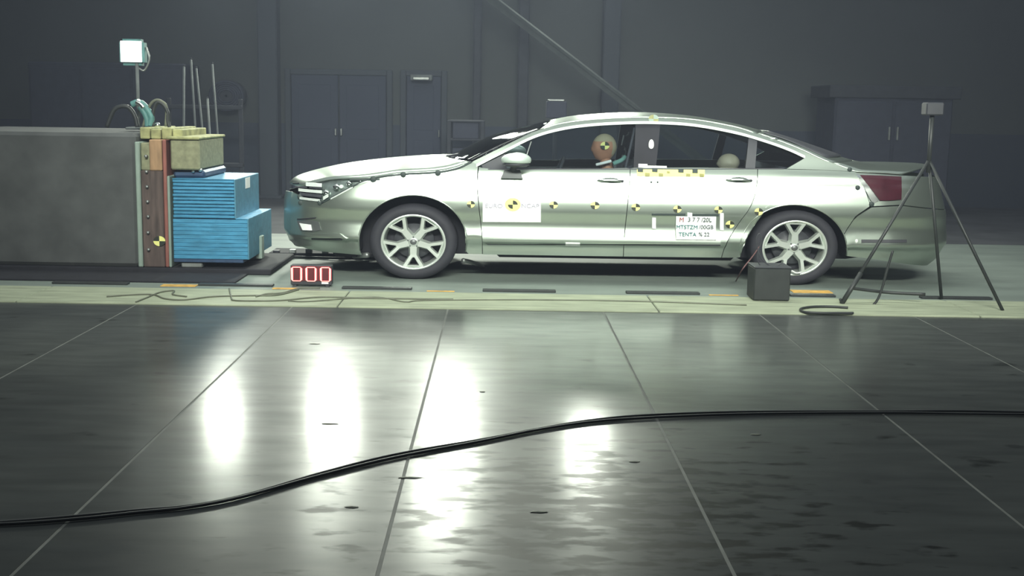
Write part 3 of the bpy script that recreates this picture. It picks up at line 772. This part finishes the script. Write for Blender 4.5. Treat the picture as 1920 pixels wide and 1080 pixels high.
# nose: chevron bars and grille slots
def strip_n(name, a, b, th, m, off): return strip(name, a, b, th, m, off=off)
strip_n('chrome_bar', (560, 355.5), (604, 359.5), 5.5, bright, -.016)
strip_n('grille_slot', (562, 363), (603, 367.5), 5.5, dark_plastic, -.010)
strip_n('chrome_bar', (562, 371), (600, 375.5), 4.5, bright, -.016)
strip_n('grille_slot', (553, 350), (576, 351), 3.0, dark_plastic, -.010)
strip_n('chrome_bar', (574, 345), (604, 347), 7.0, bright, -.018)
strip_n('grille_slot', (580, 351.5), (604, 352.5), 2.4, dark_plastic, -.012)
strip_n('nose_badge', (549, 344), (562, 343.5), 3.0, chrome, -.014)
# fog lamp and lower blade
panel('fog_lamp_recess', coons([(563, 432), (586, 434), (602, 431)], [(557, 414), (580, 412.5), (598, 416)], [(563, 432), (557, 414)], [(602, 431), (598, 416)], 10, 6), alloy_dark, off=-.010, inward=.012)
panel('fog_lamp', coons([(568, 431), (586, 431.5)], [(562, 418), (584, 421)], [(568, 431), (562, 418)], [(586, 431.5), (584, 421)], 6, 4), white_m, off=-.024, inward=.012, label='bright oblong fog lamp')
strip('bumper_line', (557, 411), (592, 408.5), 2.2, shell_m, -.012)
panel('bumper_blade', coons([(575, 445), (600, 446), (640, 446), (649, 450)], [(572, 439), (600, 437), (638, 437), (651, 448)], [(575, 445), (572, 439)], [(649, 450), (651, 448)], 20, 4), paint, off=-.024, inward=.03, label='raised blade under the fog lamp')
panel('bumper_slot', coons([(584, 449.5), (642, 450.5)], [(584, 446.5), (640, 446.5)], [(584, 449.5), (584, 446.5)], [(642, 450.5), (640, 446.5)], 14, 2), dark_plastic, off=-.010, inward=.01)
# lower rear slot
strip('rear_bumper_slot', (1615, 452), (1700, 452), 6, dark_plastic, -.006)
for s_ in (1,):
    p = SP(1606, 452); ball('bumper_reflector', loc(p), (.014, .01, .018), white_m, car, 10, 8)

# ---- shut line pads
for k, (x, y, r) in enumerate(((600, 380, .022), (700, 336, .028), (661, 349, .016), (756, 327.5, .025), (821, 324.5, .026), (563, 369, .026), (564, 380, .022), (1593, 318, .020), (1608, 352, .020), (1634, 383, .022), (1221, 341.5, .008), (1233, 341.5, .008))):
    p = SP(x, y)
    lathe('marker_pad', [(.0005, -.012), (r * .8, -.012), (r, -.008), (r, .006)], pad, car, loc(p), seg=14)
# ---- shut line seam drawn as rubber bead along bonnet / wing
bead = [SP(x, y) for x, y in smoothpx(shut[:-1], 5)]
tube('bonnet_seam', [loc(p) + Vector((0, -.003, 0)) for p in bead], .008, pad, car, sides=6, raw=True)
# crease line on doors
pts = [SP(x, 341.5 + (1400 - x) * .002) for x in range(1000, 1560, 20)]
# ---- target stickers
for (x, y, r) in ((883, 383, .029), (1038, 384, .031), (1115.5, 385, .032), (1192, 388.5, .031), (1270, 392, .030), (1347, 393.5, .030), (1422.5, 397, .031), (1368.5, 421, .032)):
    p = SP(x, y); z = p.z
    tl = math.atan((side(p.x, z + .02) - side(p.x, z - .02)) / .04)
    target(car, loc(p), r, tilt=tl, off=.006, flip=True)
# white sheet with big target
def sheet(name, x0, x1, yt, yb, m, off=-.008, label=None):
    return panel(name, coons([(x0, yb), (x1, yb + .6)], [(x0, yt), (x1, yt + .6)], [(x0, yb), (x0, yt)], [(x1, yb + .6), (x1, yt + .6)], 8, 6), m, off=off, inward=.005, mirror='none', label=label)
sheet('white_sheet', 905, 1014, 378, 416, white_m, label='white sheet on the front door with a round target')
p = SP(961.5, 383.5)
target(car, loc(p), .058, off=.011, flip=True, m2=yellow); target(car, loc(p), .036, off=.0145, flip=True)
o = text('sheet_lettering', 'EURO', loc(SP(926, 386) + Vector((0, -.012, 0))), .05, text_pale, car, wx=SX, ext=.004)
o = text('sheet_lettering', 'NCAP', loc(SP(994, 386) + Vector((0, -.012, 0))), .05, text_pale, car, wx=SX, ext=.004)
# info board
sheet('info_board', 1267, 1342, 405, 448.5, white_m, off=-.024, label='white board with three lines of print on the rear door')
for (s, x, y, sz, mm) in (('M', 1277, 411.5, .054, text_red), ('3 7 7 /20L', 1311, 411.5, .050, text_grey), ('MTSTZM', 1287, 425.5, .048, text_teal), ('/00GB', 1323, 425.5, .048, text_grey), ('TENTA', 1288, 439, .048, text_teal), ('% 22', 1319, 439, .048, text_grey)):
    text('board_lettering', s, loc(SP(x, y) + Vector((0, -.033, 0))), sz, mm, car, wx=1.0, ext=.003)
sheet('board_tab', 1288, 1297, 398, 406, white_m, off=-.026)
strip('black_tape', (1222, 402), (1285, 402), 4.2, pad, -.012, mirror='none'); strip('black_tape', (1298, 403), (1347, 403), 4.6, pad, -.012, mirror='none')
sheet('white_tab', 1222.5, 1229.5, 407.5, 428.5, white_m, -.012); sheet('white_tab', 1349.5, 1356.5, 399, 431, white_m, -.012)
sheet('white_tag', 1060, 1087, 453.5, 460, white_m, -.03)
# chequered tape at the belt
sheet('yellow_tape', 1194, 1321, 317.5, 330.5, yellow, -.006, label='yellow tape with black squares below the rear side window')
for (x, y, r) in ((1200.5, 318.5, 5), (1227.5, 318.5, 5), (1276.5, 319.5, 5), (1303, 320.5, 5), (1213.5, 327, 4.4), (1239, 327.5, 4), (1290, 328, 3.8), (1315.5, 328.5, 4), (1253, 322.5, 2.5)):
    sheet('black_square', x - r, x + r, y - r * .72, y + r * .72, pad if r > 4.6 else mat('faded_square', (.30, .29, .10), .7, var=.1), -.010)
sheet('white_tape', 1197, 1214, 307, 314, white_m, -.005); sheet('white_tape', 1214, 1250, 310.5, 314.5, white_m, -.005)
p = SP(1221, 270.5, .004)
ball('white_oval', loc(p) + Vector((0, -.006, -.004)), (.024, .012, .046), white_m, car, 16, 8)  # flattened white oval on the centre pillar
p = SP(1225, 223); target(car, loc(p) + Vector((0, -.01, 0)), .038, off=.008, m1=steel_pale, m2=wood_yel, name='ring_sticker')
p = SP(1452, 260.5); ball('rail_clip', loc(p), (.04, .012, .012), chrome, car, 12, 8)
# ---- handles
for (x, y) in ((1144, 339), (1385, 338)):
    for s_ in (1, -1):
        p = SP(x, y); q = loc(p)
        if s_ == -1: q = mir(q)
        cup = ball('handle_cup', q + Vector((0, .002 * s_, 0)), (.085, .012, .028), mat('cup_shade', (.07, .09, .08), .5, .2, var=.05) if (s_ == 1 and x == 1144) else bpy.data.materials['cup_shade'], car, 20, 10)
        pts = [q + Vector((sx_, -s_ * dy, dz)) for sx_, dy, dz in ((-.105, .0, 0), (-.07, .028, .004), (0, .036, .006), (.07, .030, .002), (.105, .002, -.002))]
        h = tube('door_handle', pts, .010, chrome if s_ else chrome, car, flat=1.0)
        ball('lock_barrel', q + Vector((.10, -.012 * s_, 0)), (.018, .012, .012), dark_plastic, car, 10, 8)
# ---- mirrors
for s_ in (1, -1):
    q = loc(at(968, 300, Y0 - .10)); a = loc(at(962, 318, Y0 + .02)); 
    if s_ == -1: q = mir(q); a = mir(a)
    def df(v):
        v = v.copy()
        if v.z < -.35: v.z = -.35 - (abs(v.z) - .35) * .35
        v.z *= (1.0 if v.z < 0 else 1.05)
        if v.x < 0: v.z *= .92
        return v
    h = ball('mirror_housing', q, (.128, .09, .062), mirror_m, car, 24, 14, df)
    ball('mirror_skirt', q + Vector((.0, .01 * s_, -.038)), (.115, .08, .022), dark_plastic, car, 20, 10)
    tube('mirror_arm', [q + Vector((-.01, .03 * s_, -.03)), a + Vector((0, 0, .0)), a + Vector((-.0, .03 * s_, -.03))], .028, dark_plastic, car)
    prism_pts = [(-.105, -.055), (.085, -.055), (.06, .02), (-.07, .02)]
    o = prism('mirror_foot', [(a.x + x, a.z - .02 + z) for x, z in prism_pts], a.y - .012 * s_, a.y + .05 * s_, alloy_dark, car)
# aerial-like cable from mirror to pillar
tube('mirror_lead', [loc(at(988, 290, Y0 - .05)), loc(at(992, 278, Y0 + .05)), loc(SP(996, 266))], .006, steel, car)
# wipers
for (a, b) in (((845, 297), (885, 291)), ((838, 294), (870, 290))):
    tube('wiper', [loc(at(a[0], a[1] - 2, YC - .35)), loc(at(lerp(a[0], b[0], .5), a[1] - 4, YC - .3)), loc(at(b[0], b[1] - 4, YC - .1))], .009, dark_plastic, car)
# ---- wheels
def bar2(bm, p0, p1, w0, w1, y0, y1, d0, d1):
    p0 = Vector(p0); p1 = Vector(p1); d = (p1 - p0).normalized(); nrm = Vector((-d.y, d.x))
    co = []
    for p, w, y, dd in ((p0, w0, y0, d0), (p1, w1, y1, d1)):
        for s1, ins, yy in ((-1, 1, dd), (-1, .62, 0), (1, .62, 0), (1, 1, dd)):
            q = p + nrm * w * s1 * ins; co.append((q.x * SX, y + yy, q.y))
    vs = [bm.verts.new(c) for c in co]
    for k in range(4):
        k2 = (k + 1) % 4; bm.faces.new((vs[k], vs[k2], vs[4 + k2], vs[4 + k]))
    bm.faces.new(vs[:4][::-1]); bm.faces.new(vs[4:])
def wheel(px, py, rot, sgn, steer=0):
    p = at(px, py, Y0 + .075); q = loc((p.x, Y0 + .075, .327)); zc = .327
    if sgn == -1: q = mir(q)
    root = bpy.data.objects.new('wheel', None); C.objects.link(root); root.parent = car; root.location = q
    if sgn == -1: root.rotation_euler.z = PI
    R = .327; r = .238
    lathe('tyre', [(r, .0), (r + .008, -.012), (R - .055, -.022), (R - .03, -.016), (R - .008, .005), (R, .03), (R, .19), (R - .012, .215), (R - .05, .235), (r, .22)], rubber, root, (0, 0, 0), seg=64, sx=SX)
    lathe('rim', [(r + .004, -.006), (r - .004, -.012), (r - .014, -.004), (r - .020, .03), (r - .03, .12), (r - .02, .2), (r, .2)], alloy, root, (0, 0, 0), seg=56, sx=SX)
    lathe('brake_disc', [(.001, .10), (.15, .10), (.152, .12), (.001, .12)], dark_plastic, root, (0, 0, 0), seg=32, sx=SX)
    lathe('wheel_back', [(.001, .15), (r - .03, .15)], shell_m, root, (0, 0, 0), seg=32, sx=SX)
    lathe('hub', [(.001, .004), (.028, .004), (.034, .010), (.05, .016), (.062, .03), (.06, .09)], alloy, root, (0, 0, 0), seg=28, sx=SX)
    lathe('hub_cap', [(.001, -.002), (.022, -.002), (.026, .006)], alloy_dark, root, (0, 0, 0), seg=20, sx=SX)
    for k in range(5):
        a = math.radians(rot + 72 * k); bm = bmesh.new()
        P = lambda rad, da: (rad * math.cos(a + math.radians(da)), rad * math.sin(a + math.radians(da)))
        bar2(bm, P(.03, 0), P(.135, 0), .042, .036, .012, .012, .05, .045)
        bar2(bm, P(.115, 5), P(r - .012, 17), .019, .020, .011, .002, .045, .04)
        bar2(bm, P(.115, -5), P(r - .012, -17), .019, .020, .011, .002, .045, .04)
        bar2(bm, P(r - .018, 17), P(r - .018, -17), .008, .008, .006, .006, .03, .03)
        o = from_bm('spoke', bm, alloy, root)
        b_ = lathe('wheel_nut', [(.001, .006), (.007, .006), (.008, .02)], alloy_dark, root, (.043 * math.cos(a + .63) * SX, 0, .043 * math.sin(a + .63)), seg=8)
    return root
wheel(775, 453, 270, 1); wheel(775, 453, 270, -1); wheel(1490, 465, 90, 1); wheel(1490, 465, 90, -1)

# ---- cabin: dashboard, wheel, seats
def rbox(name, lo, hi, m, bev=.05, M=None):
    o = box(name, lo, hi, m, None, bev=bev, seg=3, M=M, smooth=True); o.parent = car; o.location = -CB; return o
dx0 = at(890, 312, YC).x; dx1 = at(975, 312, YC).x
rbox('dashboard', (dx0, Y0 + .2, .62), (dx1, 2 * YC - Y0 - .2, .93), trim_m, .05)
sw = at(1042, 318, Y0 + .45)
a_ = .42
ring = [Vector((sw.x + .17 * math.cos(k * PI / 12) * math.sin(a_), sw.y + .18 * math.sin(k * PI / 12), sw.z + .17 * math.cos(k * PI / 12) * math.cos(a_) - .05)) - CB for k in range(24)]
tube('steering_wheel', ring, .014, dark_plastic, car, raw=True, closed=True)
tube('steering_column', [Vector((sw.x, sw.y, sw.z - .05)) - CB, Vector((dx1 - .05, sw.y, sw.z - .12)) - CB], .03, dark_plastic, car, raw=True)
def seat(xs, yc, wd, name, lean=.18, hr=True, zb=.52):
    lo = (xs - .5, yc - wd, zb - .2); hi = (xs + .06, yc + wd, zb)
    rbox(name + '_cushion', lo, hi, fabric, .06)
    M = Matrix.Translation((xs, yc, zb - .1)) @ Matrix.Rotation(lean, 4, 'Y')
    rbox(name + '_back', (-.07, -wd, 0), (.09, wd, .64), fabric, .06, M)
    if hr: rbox(name + '_headrest', (-.05, -.13, .69), (.06, .13, .87), fabric, .04, M); rbox(name + '_post', (-.01, -.06, .6), (.01, -.045, .75), steel, .003, M)
sx0 = at(1168, 300, Y0 + .45).x
seat(sx0 - .02, Y0 + .48, .26, 'front_seat'); seat(sx0 + .0, 2 * YC - (Y0 + .48), .26, 'front_seat')
seat(at(1405, 310, YC).x, YC, .66, 'rear_bench', .3, False, .50)
tube('seat_belt', [loc(SP(1190, 240, .06)), loc(SP(1182, 275, .08)), loc(SP(1172, 318, .12))], .012, steel if False else trim_m, car)
tube('grab_rail', [loc(at(1050, 300, 2 * YC - Y0 - .15)), loc(at(1190, 300, 2 * YC - Y0 - .15))], .012, trim_m, car, raw=True)

# ================================================================ DUMMIES
def dummy(name, label, head, hs, hip, mats_, group=None, scale=1.0):
    root = thing(name, (hip.x, hip.y, hip.z - .1), label, 'dummy', group); b0 = root.location
    s = scale
    neck = head + Vector((.02, 0, -.17 * s)); chest = neck + Vector((.05, 0, -.20 * s)); belly = chest.lerp(hip, .5)
    V = [hip, belly, chest, neck, head + Vector((.01, 0, -.06 * s))]
    E = [(0, 1), (1, 2), (2, 3), (3, 4)]; Rr = [(.13 * s, .15 * s), (.12 * s, .14 * s), (.12 * s, .16 * s), (.055 * s, .055 * s), (.06 * s, .06 * s)]
    for sg in (-1, 1):
        sh = chest + Vector((.0, sg * .19 * s, .10 * s)); el = sh + Vector((-.16 * s, sg * .04, -.24 * s)); wr = el + Vector((-.27 * s, -sg * .04, .06 * s)); ha = wr + Vector((-.08 * s, 0, .02))
        i = len(V); V += [sh, el, wr, ha]; E += [(2, i), (i, i + 1), (i + 1, i + 2), (i + 2, i + 3)]
        Rr += [(.065 * s,) * 2, (.045 * s,) * 2, (.032 * s,) * 2, (.034 * s, .02 * s)]
        for f in range(4):
            j = len(V); b = ha + Vector((-.03 * s, (f - 1.5) * .02 * s, .0)); V += [b, b + Vector((-.035 * s, 0, -.01 * s)), b + Vector((-.05 * s, 0, -.035 * s))]
            E += [(i + 3, j), (j, j + 1), (j + 1, j + 2)]; Rr += [(.010 * s,) * 2, (.009 * s,) * 2, (.008 * s,) * 2]
        j = len(V); V += [ha + Vector((.0, -sg * .035 * s, .015)), ha + Vector((-.03 * s, -sg * .05 * s, .01))]; E += [(i + 3, j), (j, j + 1)]; Rr += [(.011 * s,) * 2, (.010 * s,) * 2]
        kn = hip + Vector((-.42 * s, sg * .12 * s, .10 * s)); an = kn + Vector((-.22 * s, 0, -.36 * s)); an.z = max(an.z, .27); to = an + Vector((-.15 * s, 0, 0))
        i = len(V); V += [hip + Vector((-.05, sg * .09 * s, -.01)), kn, an, to]; E += [(0, i), (i, i + 1), (i + 1, i + 2), (i + 2, i + 3)]
        Rr += [(.08 * s,) * 2, (.06 * s,) * 2, (.04 * s,) * 2, (.035 * s,) * 2]
    me = bpy.data.meshes.new('skeleton'); me.from_pydata([tuple(v - b0) for v in V], E, []); me.update()
    o = bpy.data.objects.new('skeleton', me); C.objects.link(o)
    md = o.modifiers.new('skin', 'SKIN'); sd = o.modifiers.new('sub', 'SUBSURF'); sd.levels = 1; sd.render_levels = 1
    sk = me.skin_vertices[0].data
    for i, r in enumerate(Rr): sk[i].radius = r
    sk[0].use_root = True
    bpy.context.view_layer.update(); dg = bpy.context.evaluated_depsgraph_get()
    bm = bmesh.new(); bm.from_mesh(bpy.data.meshes.new_from_object(o.evaluated_get(dg)))
    bpy.data.objects.remove(o)
    # head with face, joined to the body mesh
    bm2 = bmesh.new(); bmesh.ops.create_uvsphere(bm2, u_segments=28, v_segments=20, radius=1)
    def bumpf(v, c, w, h): return h * math.exp(-((v - Vector(c)).length_squared) / (w * w))
    for v in bm2.verts:
        d = v.co.copy(); k = 1.0
        k += bumpf(d, (-1, 0, -.12), .18, .12)          # nose
        for sg in (-1, 1): k -= bumpf(d, (-.9, sg * .33, .08), .17, .09); k += bumpf(d, (.08, sg, -.05), .17, .14)
        k -= bumpf(d, (-.93, 0, -.34), .10, .03); k += bumpf(d, (-.9, 0, -.46), .12, .05); k -= bumpf(d, (-.88, 0, -.56), .09, .05); k += bumpf(d, (-.75, 0, -.75), .2, .10)
        x, y, z = d * k
        if z < 0: x = x * (1 + .12 * z) - .10 * z * -1 * .3; y *= (1 + .28 * z)
        v.co = Vector((x * hs[0], y * hs[1], z * hs[2])) + head - b0
    tmp = bpy.data.meshes.new('t'); bm2.to_mesh(tmp); bm2.free()
    n0 = len(bm.faces); bm.from_mesh(tmp); bm.faces.ensure_lookup_table()
    for i, f in enumerate(bm.faces):
        c = f.calc_center_median() + b0
        if i >= n0: f.material_index = 1 if c.z > head.z + hs[2] * .48 or c.x > head.x + hs[0] * .55 else 0
        else: f.material_index = 2 if (c.z < neck.z - .02 and (c - neck).length > .09 * s) else 0
        f.smooth = True
    o = from_bm('body', bm, None, root, False, mats=mats_)
    for p in o.data.polygons: p.use_smooth = True
    return root
hd = at(1133, 277, Y0 + .45)
dr = dummy('crash_dummy', 'orange faced crash test dummy seated behind the steering wheel', hd, (.112, .084, .125), Vector((sx0 - .17, hd.y, .60)), [skin_m, cap_m, cloth_teal])
target(dr, at(1134, 273, Y0 + .45 - .088), .034, off=.012, base=dr.location, flip=True)
tube('collar', [at(1118, 309, Y0 + .36) - dr.location, at(1130, 306, Y0 + .34) - dr.location, at(1146, 302, Y0 + .35) - dr.location], .014, white_m, dr)
tube('shoulder_strap', [at(1150, 307, Y0 + .34) - dr.location, at(1166, 300, Y0 + .33) - dr.location, at(1172, 294, Y0 + .36) - dr.location], .02, cloth_teal, dr)
hc = at(1366, 306, Y0 + .42)
cd = dummy('child_dummy', 'small crash test dummy with beige cap low in the rear side window', hc, (.10, .075, .085), Vector((hc.x + .04, hc.y, .56)), [beige, beige, trim_m], scale=.62)

# ================================================================ FLOOR THINGS
# digital display
a = ground(545, 536.5); b = ground(622, 538); Yd = (a.y + b.y) / 2
a = at(545, 536, Yd); b = at(622, 536, Yd); zt = at(583, 497.5, Yd).z
t = thing('digital_display', ((a.x + b.x) / 2, Yd, 0), 'small red digital display reading 000 on the floor before the bonnet', 'display')
w = (b.x - a.x) / 2
box('housing', (-w, 0, .012), (w, .09, zt), dark_plastic, t, bev=.006)
box('screen', (-w + .008, -.004, .045), (w - .008, .001, zt - .006), led_face, t, bev=.002)
box('foot', (-w + .02, -.01, 0), (-w + .05, .1, .014), dark_plastic, t, bev=.002); box('foot', (w - .05, -.01, 0), (w - .02, .1, .014), dark_plastic, t, bev=.002)
zc = at(583, 514, Yd).z
for k, px in enumerate((556.5, 583.5, 610.5)):
    cx = at(px, 514, Yd).x - t.location.x; hw, hh = .038, .057
    for nm, mm, rr, dy in (('digit_glow', led_edge, .0125, -.006), ('digit', led, .0075, -.011)):
        pts = [(cx - hw + .008, dy, zc - hh), (cx - hw, dy, zc - hh + .01), (cx - hw, dy, zc + hh - .01), (cx - hw + .008, dy, zc + hh), (cx + hw - .008, dy, zc + hh), (cx + hw, dy, zc + hh - .01), (cx + hw, dy, zc - hh + .01), (cx + hw - .008, dy, zc - hh)]
        tube(nm, pts, rr, mm, t, sides=6, raw=True, closed=True, flat=.5)
box('name_tag', (at(603, 530, Yd).x - t.location.x, -.006, at(610, 532.5, Yd).z), (at(616, 530, Yd).x - t.location.x, 0, at(610, 527.5, Yd).z), white_m, t, bev=.001)
# black box in front of the rear wheel
g = ground(1447, 567.5); Yb = g.y
a = at(1412.5, 560, Yb); b = at(1480.5, 560, Yb); zt = at(1447, 500.5, Yb).z
t = thing('black_box', ((a.x + b.x) / 2, Yb, 0), 'plain black box standing on the kerb before the rear wheel', 'box')
w = (b.x - a.x) / 2
box('body', (-w, 0, .016), (w, .26, zt - .012), cable_m, t, bev=.008); box('lid', (-w - .003, -.004, zt - .012), (w + .003, .264, zt), dark_plastic, t, bev=.003)
for sx_ in (-1, 1): box('foot', (sx_ * (w - .03) - .02, .02, .012), (sx_ * (w - .03) + .02, .24, .017), dark_plastic, t, bev=0)
b0 = t.location
tube('lead', [at(x, y, Yb + .1) - b0 for x, y in ((1428, 502), (1421, 488), (1422, 470), (1428, 452), (1424, 438), (1418, 450), (1424, 478), (1437, 494), (1452, 499), (1466, 494))], .0045, dark_plastic, t)
# white item on the box corner
q = at(1493, 512, Yb + .28)
o = tube('white_item', [loc(at(1484, 508, Y0 + .04)), loc(at(1492, 512, Y0 + .04)), loc(at(1502, 511, Y0 + .04))], .019, white_m, car, flat=.4)
o['label'] = 'bright white item at the bottom of the rear wheel'
# reddish cable to the rear wheel
t = thing('thin_cable', ground(1380, 528), 'thin reddish cable rising from the floor to the rear wheel', 'cable')
tube('lead', [ground(1380, 528) + Vector((0, 0, .006)) - t.location, at(1392, 505, Y0 - .15) - t.location, at(1410, 482, Y0 - .04) - t.location, at(1424, 462, Y0 + .02) - t.location], .0055, mat('cable_red', (.16, .08, .08), .6, var=.1), t)
# stand with cable loops at right
G1 = ground(1578, 572); Ys = G1.y
t = thing('tripod_stand', G1, 'black tripod stand with hanging cable loops right of the rear wheel', 'stand'); b0 = t.location
apex = at(1742, 300, Ys + .25)
tube('leg', [Vector((0, 0, .01)), apex - b0], .013, cable_m, t, raw=True)
tube('lower_leg', [Vector((0, 0, .01)), (apex - b0) * .22], .019, cable_m, t, raw=True)
gb = ground(1880, 585); tube('leg', [gb - b0 + Vector((0, 0, .01)), apex - b0], .013, cable_m, t, raw=True)
gc = ground(1765, 562); tube('leg', [gc - b0 + Vector((0, 0, .01)), apex - b0], .013, cable_m, t, raw=True)
tube('column', [apex - b0 - Vector((0, 0, .1)), apex - b0 + Vector((0, 0, .35))], .018, cable_m, t, raw=True)
box('head', tuple(apex - b0 + Vector((-.07, -.06, .35))), tuple(apex - b0 + Vector((.07, .06, .45))), dark_plastic, t)
tube('cross_strut', [at(1594, 540, Ys + .08) - b0, at(1662, 548, Ys + .12) - b0, at(1735, 552, Ys + .05) - b0], .013, cable_m, t)
t = thing('cable_loop', ground(1610, 582), 'black cable loop hanging beside the tripod stand', 'cable'); b0 = t.location
tube('cable', [at(x, y, Ys + .0) - b0 for x, y in ((1575, 560), (1580, 571), (1595, 580), (1612, 582), (1630, 577), (1644, 564), (1654, 540), (1662, 510), (1674, 470))], .010, cable_m, t)
t = thing('cable_loop', ground(1540, 580), 'flat black cable coil on the kerb left of the tripod stand', 'cable'); b0 = t.location
tube('cable', [ground(x, y, .022) - b0 for x, y in ((1590, 577), (1560, 575), (1530, 575), (1510, 577), (1501, 580), (1508, 585), (1540, 587), (1575, 587), (1600, 587))], .010, cable_m, t)
# hazard tape along the kerb
for k, (x0, x1, y0, y1) in enumerate(((95, 240, 530, 533), (370, 512, 533.5, 536.5), (640, 772, 539.5, 542.5), (905, 1042, 544.5, 547.5), (1175, 1312, 548.5, 551.5), (1483, 1567, 554, 556.5), (1730, 1860, 558, 561))):
    A, B_, Cc, D = ground(x0, y1), ground(x1, y1 + .8), ground(x1, y0 + .8), ground(x0, y0)
    ya = min(A.y, B_.y); yb = max(Cc.y, D.y)
    ya = (A.y + B_.y) / 2; yb = ya + .075
    o = box('black_tape', (A.x, ya, .0), (B_.x, yb, .016), cable_m, None, bev=.003)
    tag(o, ('black floor tape strip at the left frame edge', 'black floor tape strip below the blue block', 'black floor tape strip right of the red display', 'black floor tape strip below the front door', 'black floor tape strip below the rear door', 'short black floor tape strip right of the black box', 'black floor tape strip at the right frame edge')[k], 'floor tape', 'black tape strips along the kerb')
for k, (x0, x1, y) in enumerate(((300, 366, 537), (510, 560, 542), (800, 852, 546.5), (1330, 1385, 554), (1488, 1562, 549))):
    A, B_ = ground(x0, y), ground(x1, y + 1); h_ = (.10, .06, .03, .03, .14)[k]
    o = box('orange_tape', (A.x, A.y, 0), (B_.x, A.y + h_, .004 if A.y > Yk1 else .0145), orange, None, bev=.0)
    tag(o, ('orange floor patch below the brown barrier', 'worn orange tape left of the red display', 'faint orange tape right of the front wheel', 'faint orange tape left of the black box', 'orange floor patch right of the black box')[k], 'floor tape', 'orange patches along the kerb')
# thin cables on the kerb
cabs = [([(200, 556), (262, 552), (290, 553), (310, 560), (345, 562), (400, 556), (470, 554), (520, 553), (560, 543)], .006, 'thin dark cable snaking over the pale kerb below the barrier'),
        ([(430, 541), (434, 558), (440, 563), (480, 564), (530, 563), (600, 557), (680, 559), (760, 560), (850, 561)], .006, 'thin olive cable lying along the kerb below the red display'),
        ([(255, 566), (275, 558), (300, 548), (326, 545), (324, 552), (350, 556)], .006, 'short kinked cable on the kerb at the left'),
        ([(540, 564), (580, 565), (700, 557), (760, 566), (800, 563), (1000, 562), (1200, 565), (1400, 572)], .005, 'long thin cable along the kerb below the car doors'),
        ([(480, 556), (500, 551), (530, 549), (560, 541), (600, 540)], .006, 'yellowish lead running to the red display')]
for pts, r, lab in cabs:
    o = tube('floor_cable', [ground(x, y, .012 + r) for x, y in pts], r, cable_soft if r < .008 else cable_m, None)
    tag(o, lab, 'cable', 'thin cables on the pale kerb')
# long cable pair across the foreground
main = [(-60, 985), (60, 978), (170, 970), (257, 962), (350, 953), (450, 933), (600, 890), (740, 857), (900, 829), (1000, 808), (1100, 791), (1210, 781.5), (1400, 777), (1660, 773), (1800, 774), (2000, 779)]
for s_, dy, lab in ((1, 0, 'nearer of two black cables running together across the glossy floor'), (-1, -3.6, 'farther of two black cables running together across the glossy floor')):
    P = [ground(x, y + dy + s_ * 1.6 * math.sin(x * .011 + s_), .009) for x, y in main]
    o = tube('floor_cable', P, .0062, cable_m, None, n=12)
    tag(o, lab, 'cable', 'long black cables across the floor')
# clutter between barrier and car
t = thing('floor_rail', ground(560, 492), 'dark low rail with cables on the floor between blue block and front wheel', 'rail'); b0 = t.location
A = at(470, 486, Y0 + .6); B_ = at(700, 492, Y0 + .6)
box('rail', (A.x - b0.x, .35, 0), (B_.x - b0.x, .75, .045), shell_m, t, bev=.01)
for k in range(7):
    x = lerp(A.x, B_.x, (k + .5) / 7) - b0.x
    box('clamp', (x - .03, .33, .045), (x + .03, .40, .07 + .01 * (k % 3)), steel if k % 2 else dark_plastic, t, bev=.004)
tube('lead', [(A.x - b0.x - .3, .28, .012), (A.x - b0.x, .22, .03), (0, .3, .012), (.4, .2, .02), (.8, .3, .012)], .012, cable_m, t)
# leaning rod behind between block and bumper
A = ground(508, 432); B_ = at(536, 405, A.y - .2)
# small debris
for k, (x, y, sx_) in enumerate(((616, 795, .05), (1190, 866, .03), (1418, 815, .03), (590, 645, .04), (770, 896, .06), (660, 951, .03), (905, 735, .02), (1010, 960, .04))):
    g = ground(x, y, .0)
    bm = bmesh.new(); bmesh.ops.create_icosphere(bm, subdivisions=1, radius=1)
    for v in bm.verts: v.co = Vector((v.co.x * sx_ * random.uniform(.7, 1.2) + g.x, v.co.y * .012 + g.y, max(0, v.co.z * .004) + .0005))
    o = from_bm('floor_scrap', bm, cable_soft, None)
    tag(o, ['flat dark scrap in the second bright floor streak', 'small dark scrap left of centre of the shaded floor', 'faint dark scrap on the dim right floor', 'dark scrap nearest the kerb in the second streak', 'long dark scrap beneath the third streak', 'small scrap at the bottom of the floor on the left', 'tiny scrap beside the third streak', 'dark scrap at the bottom centre of the floor'][k], 'scrap', 'scraps of dirt on the floor')
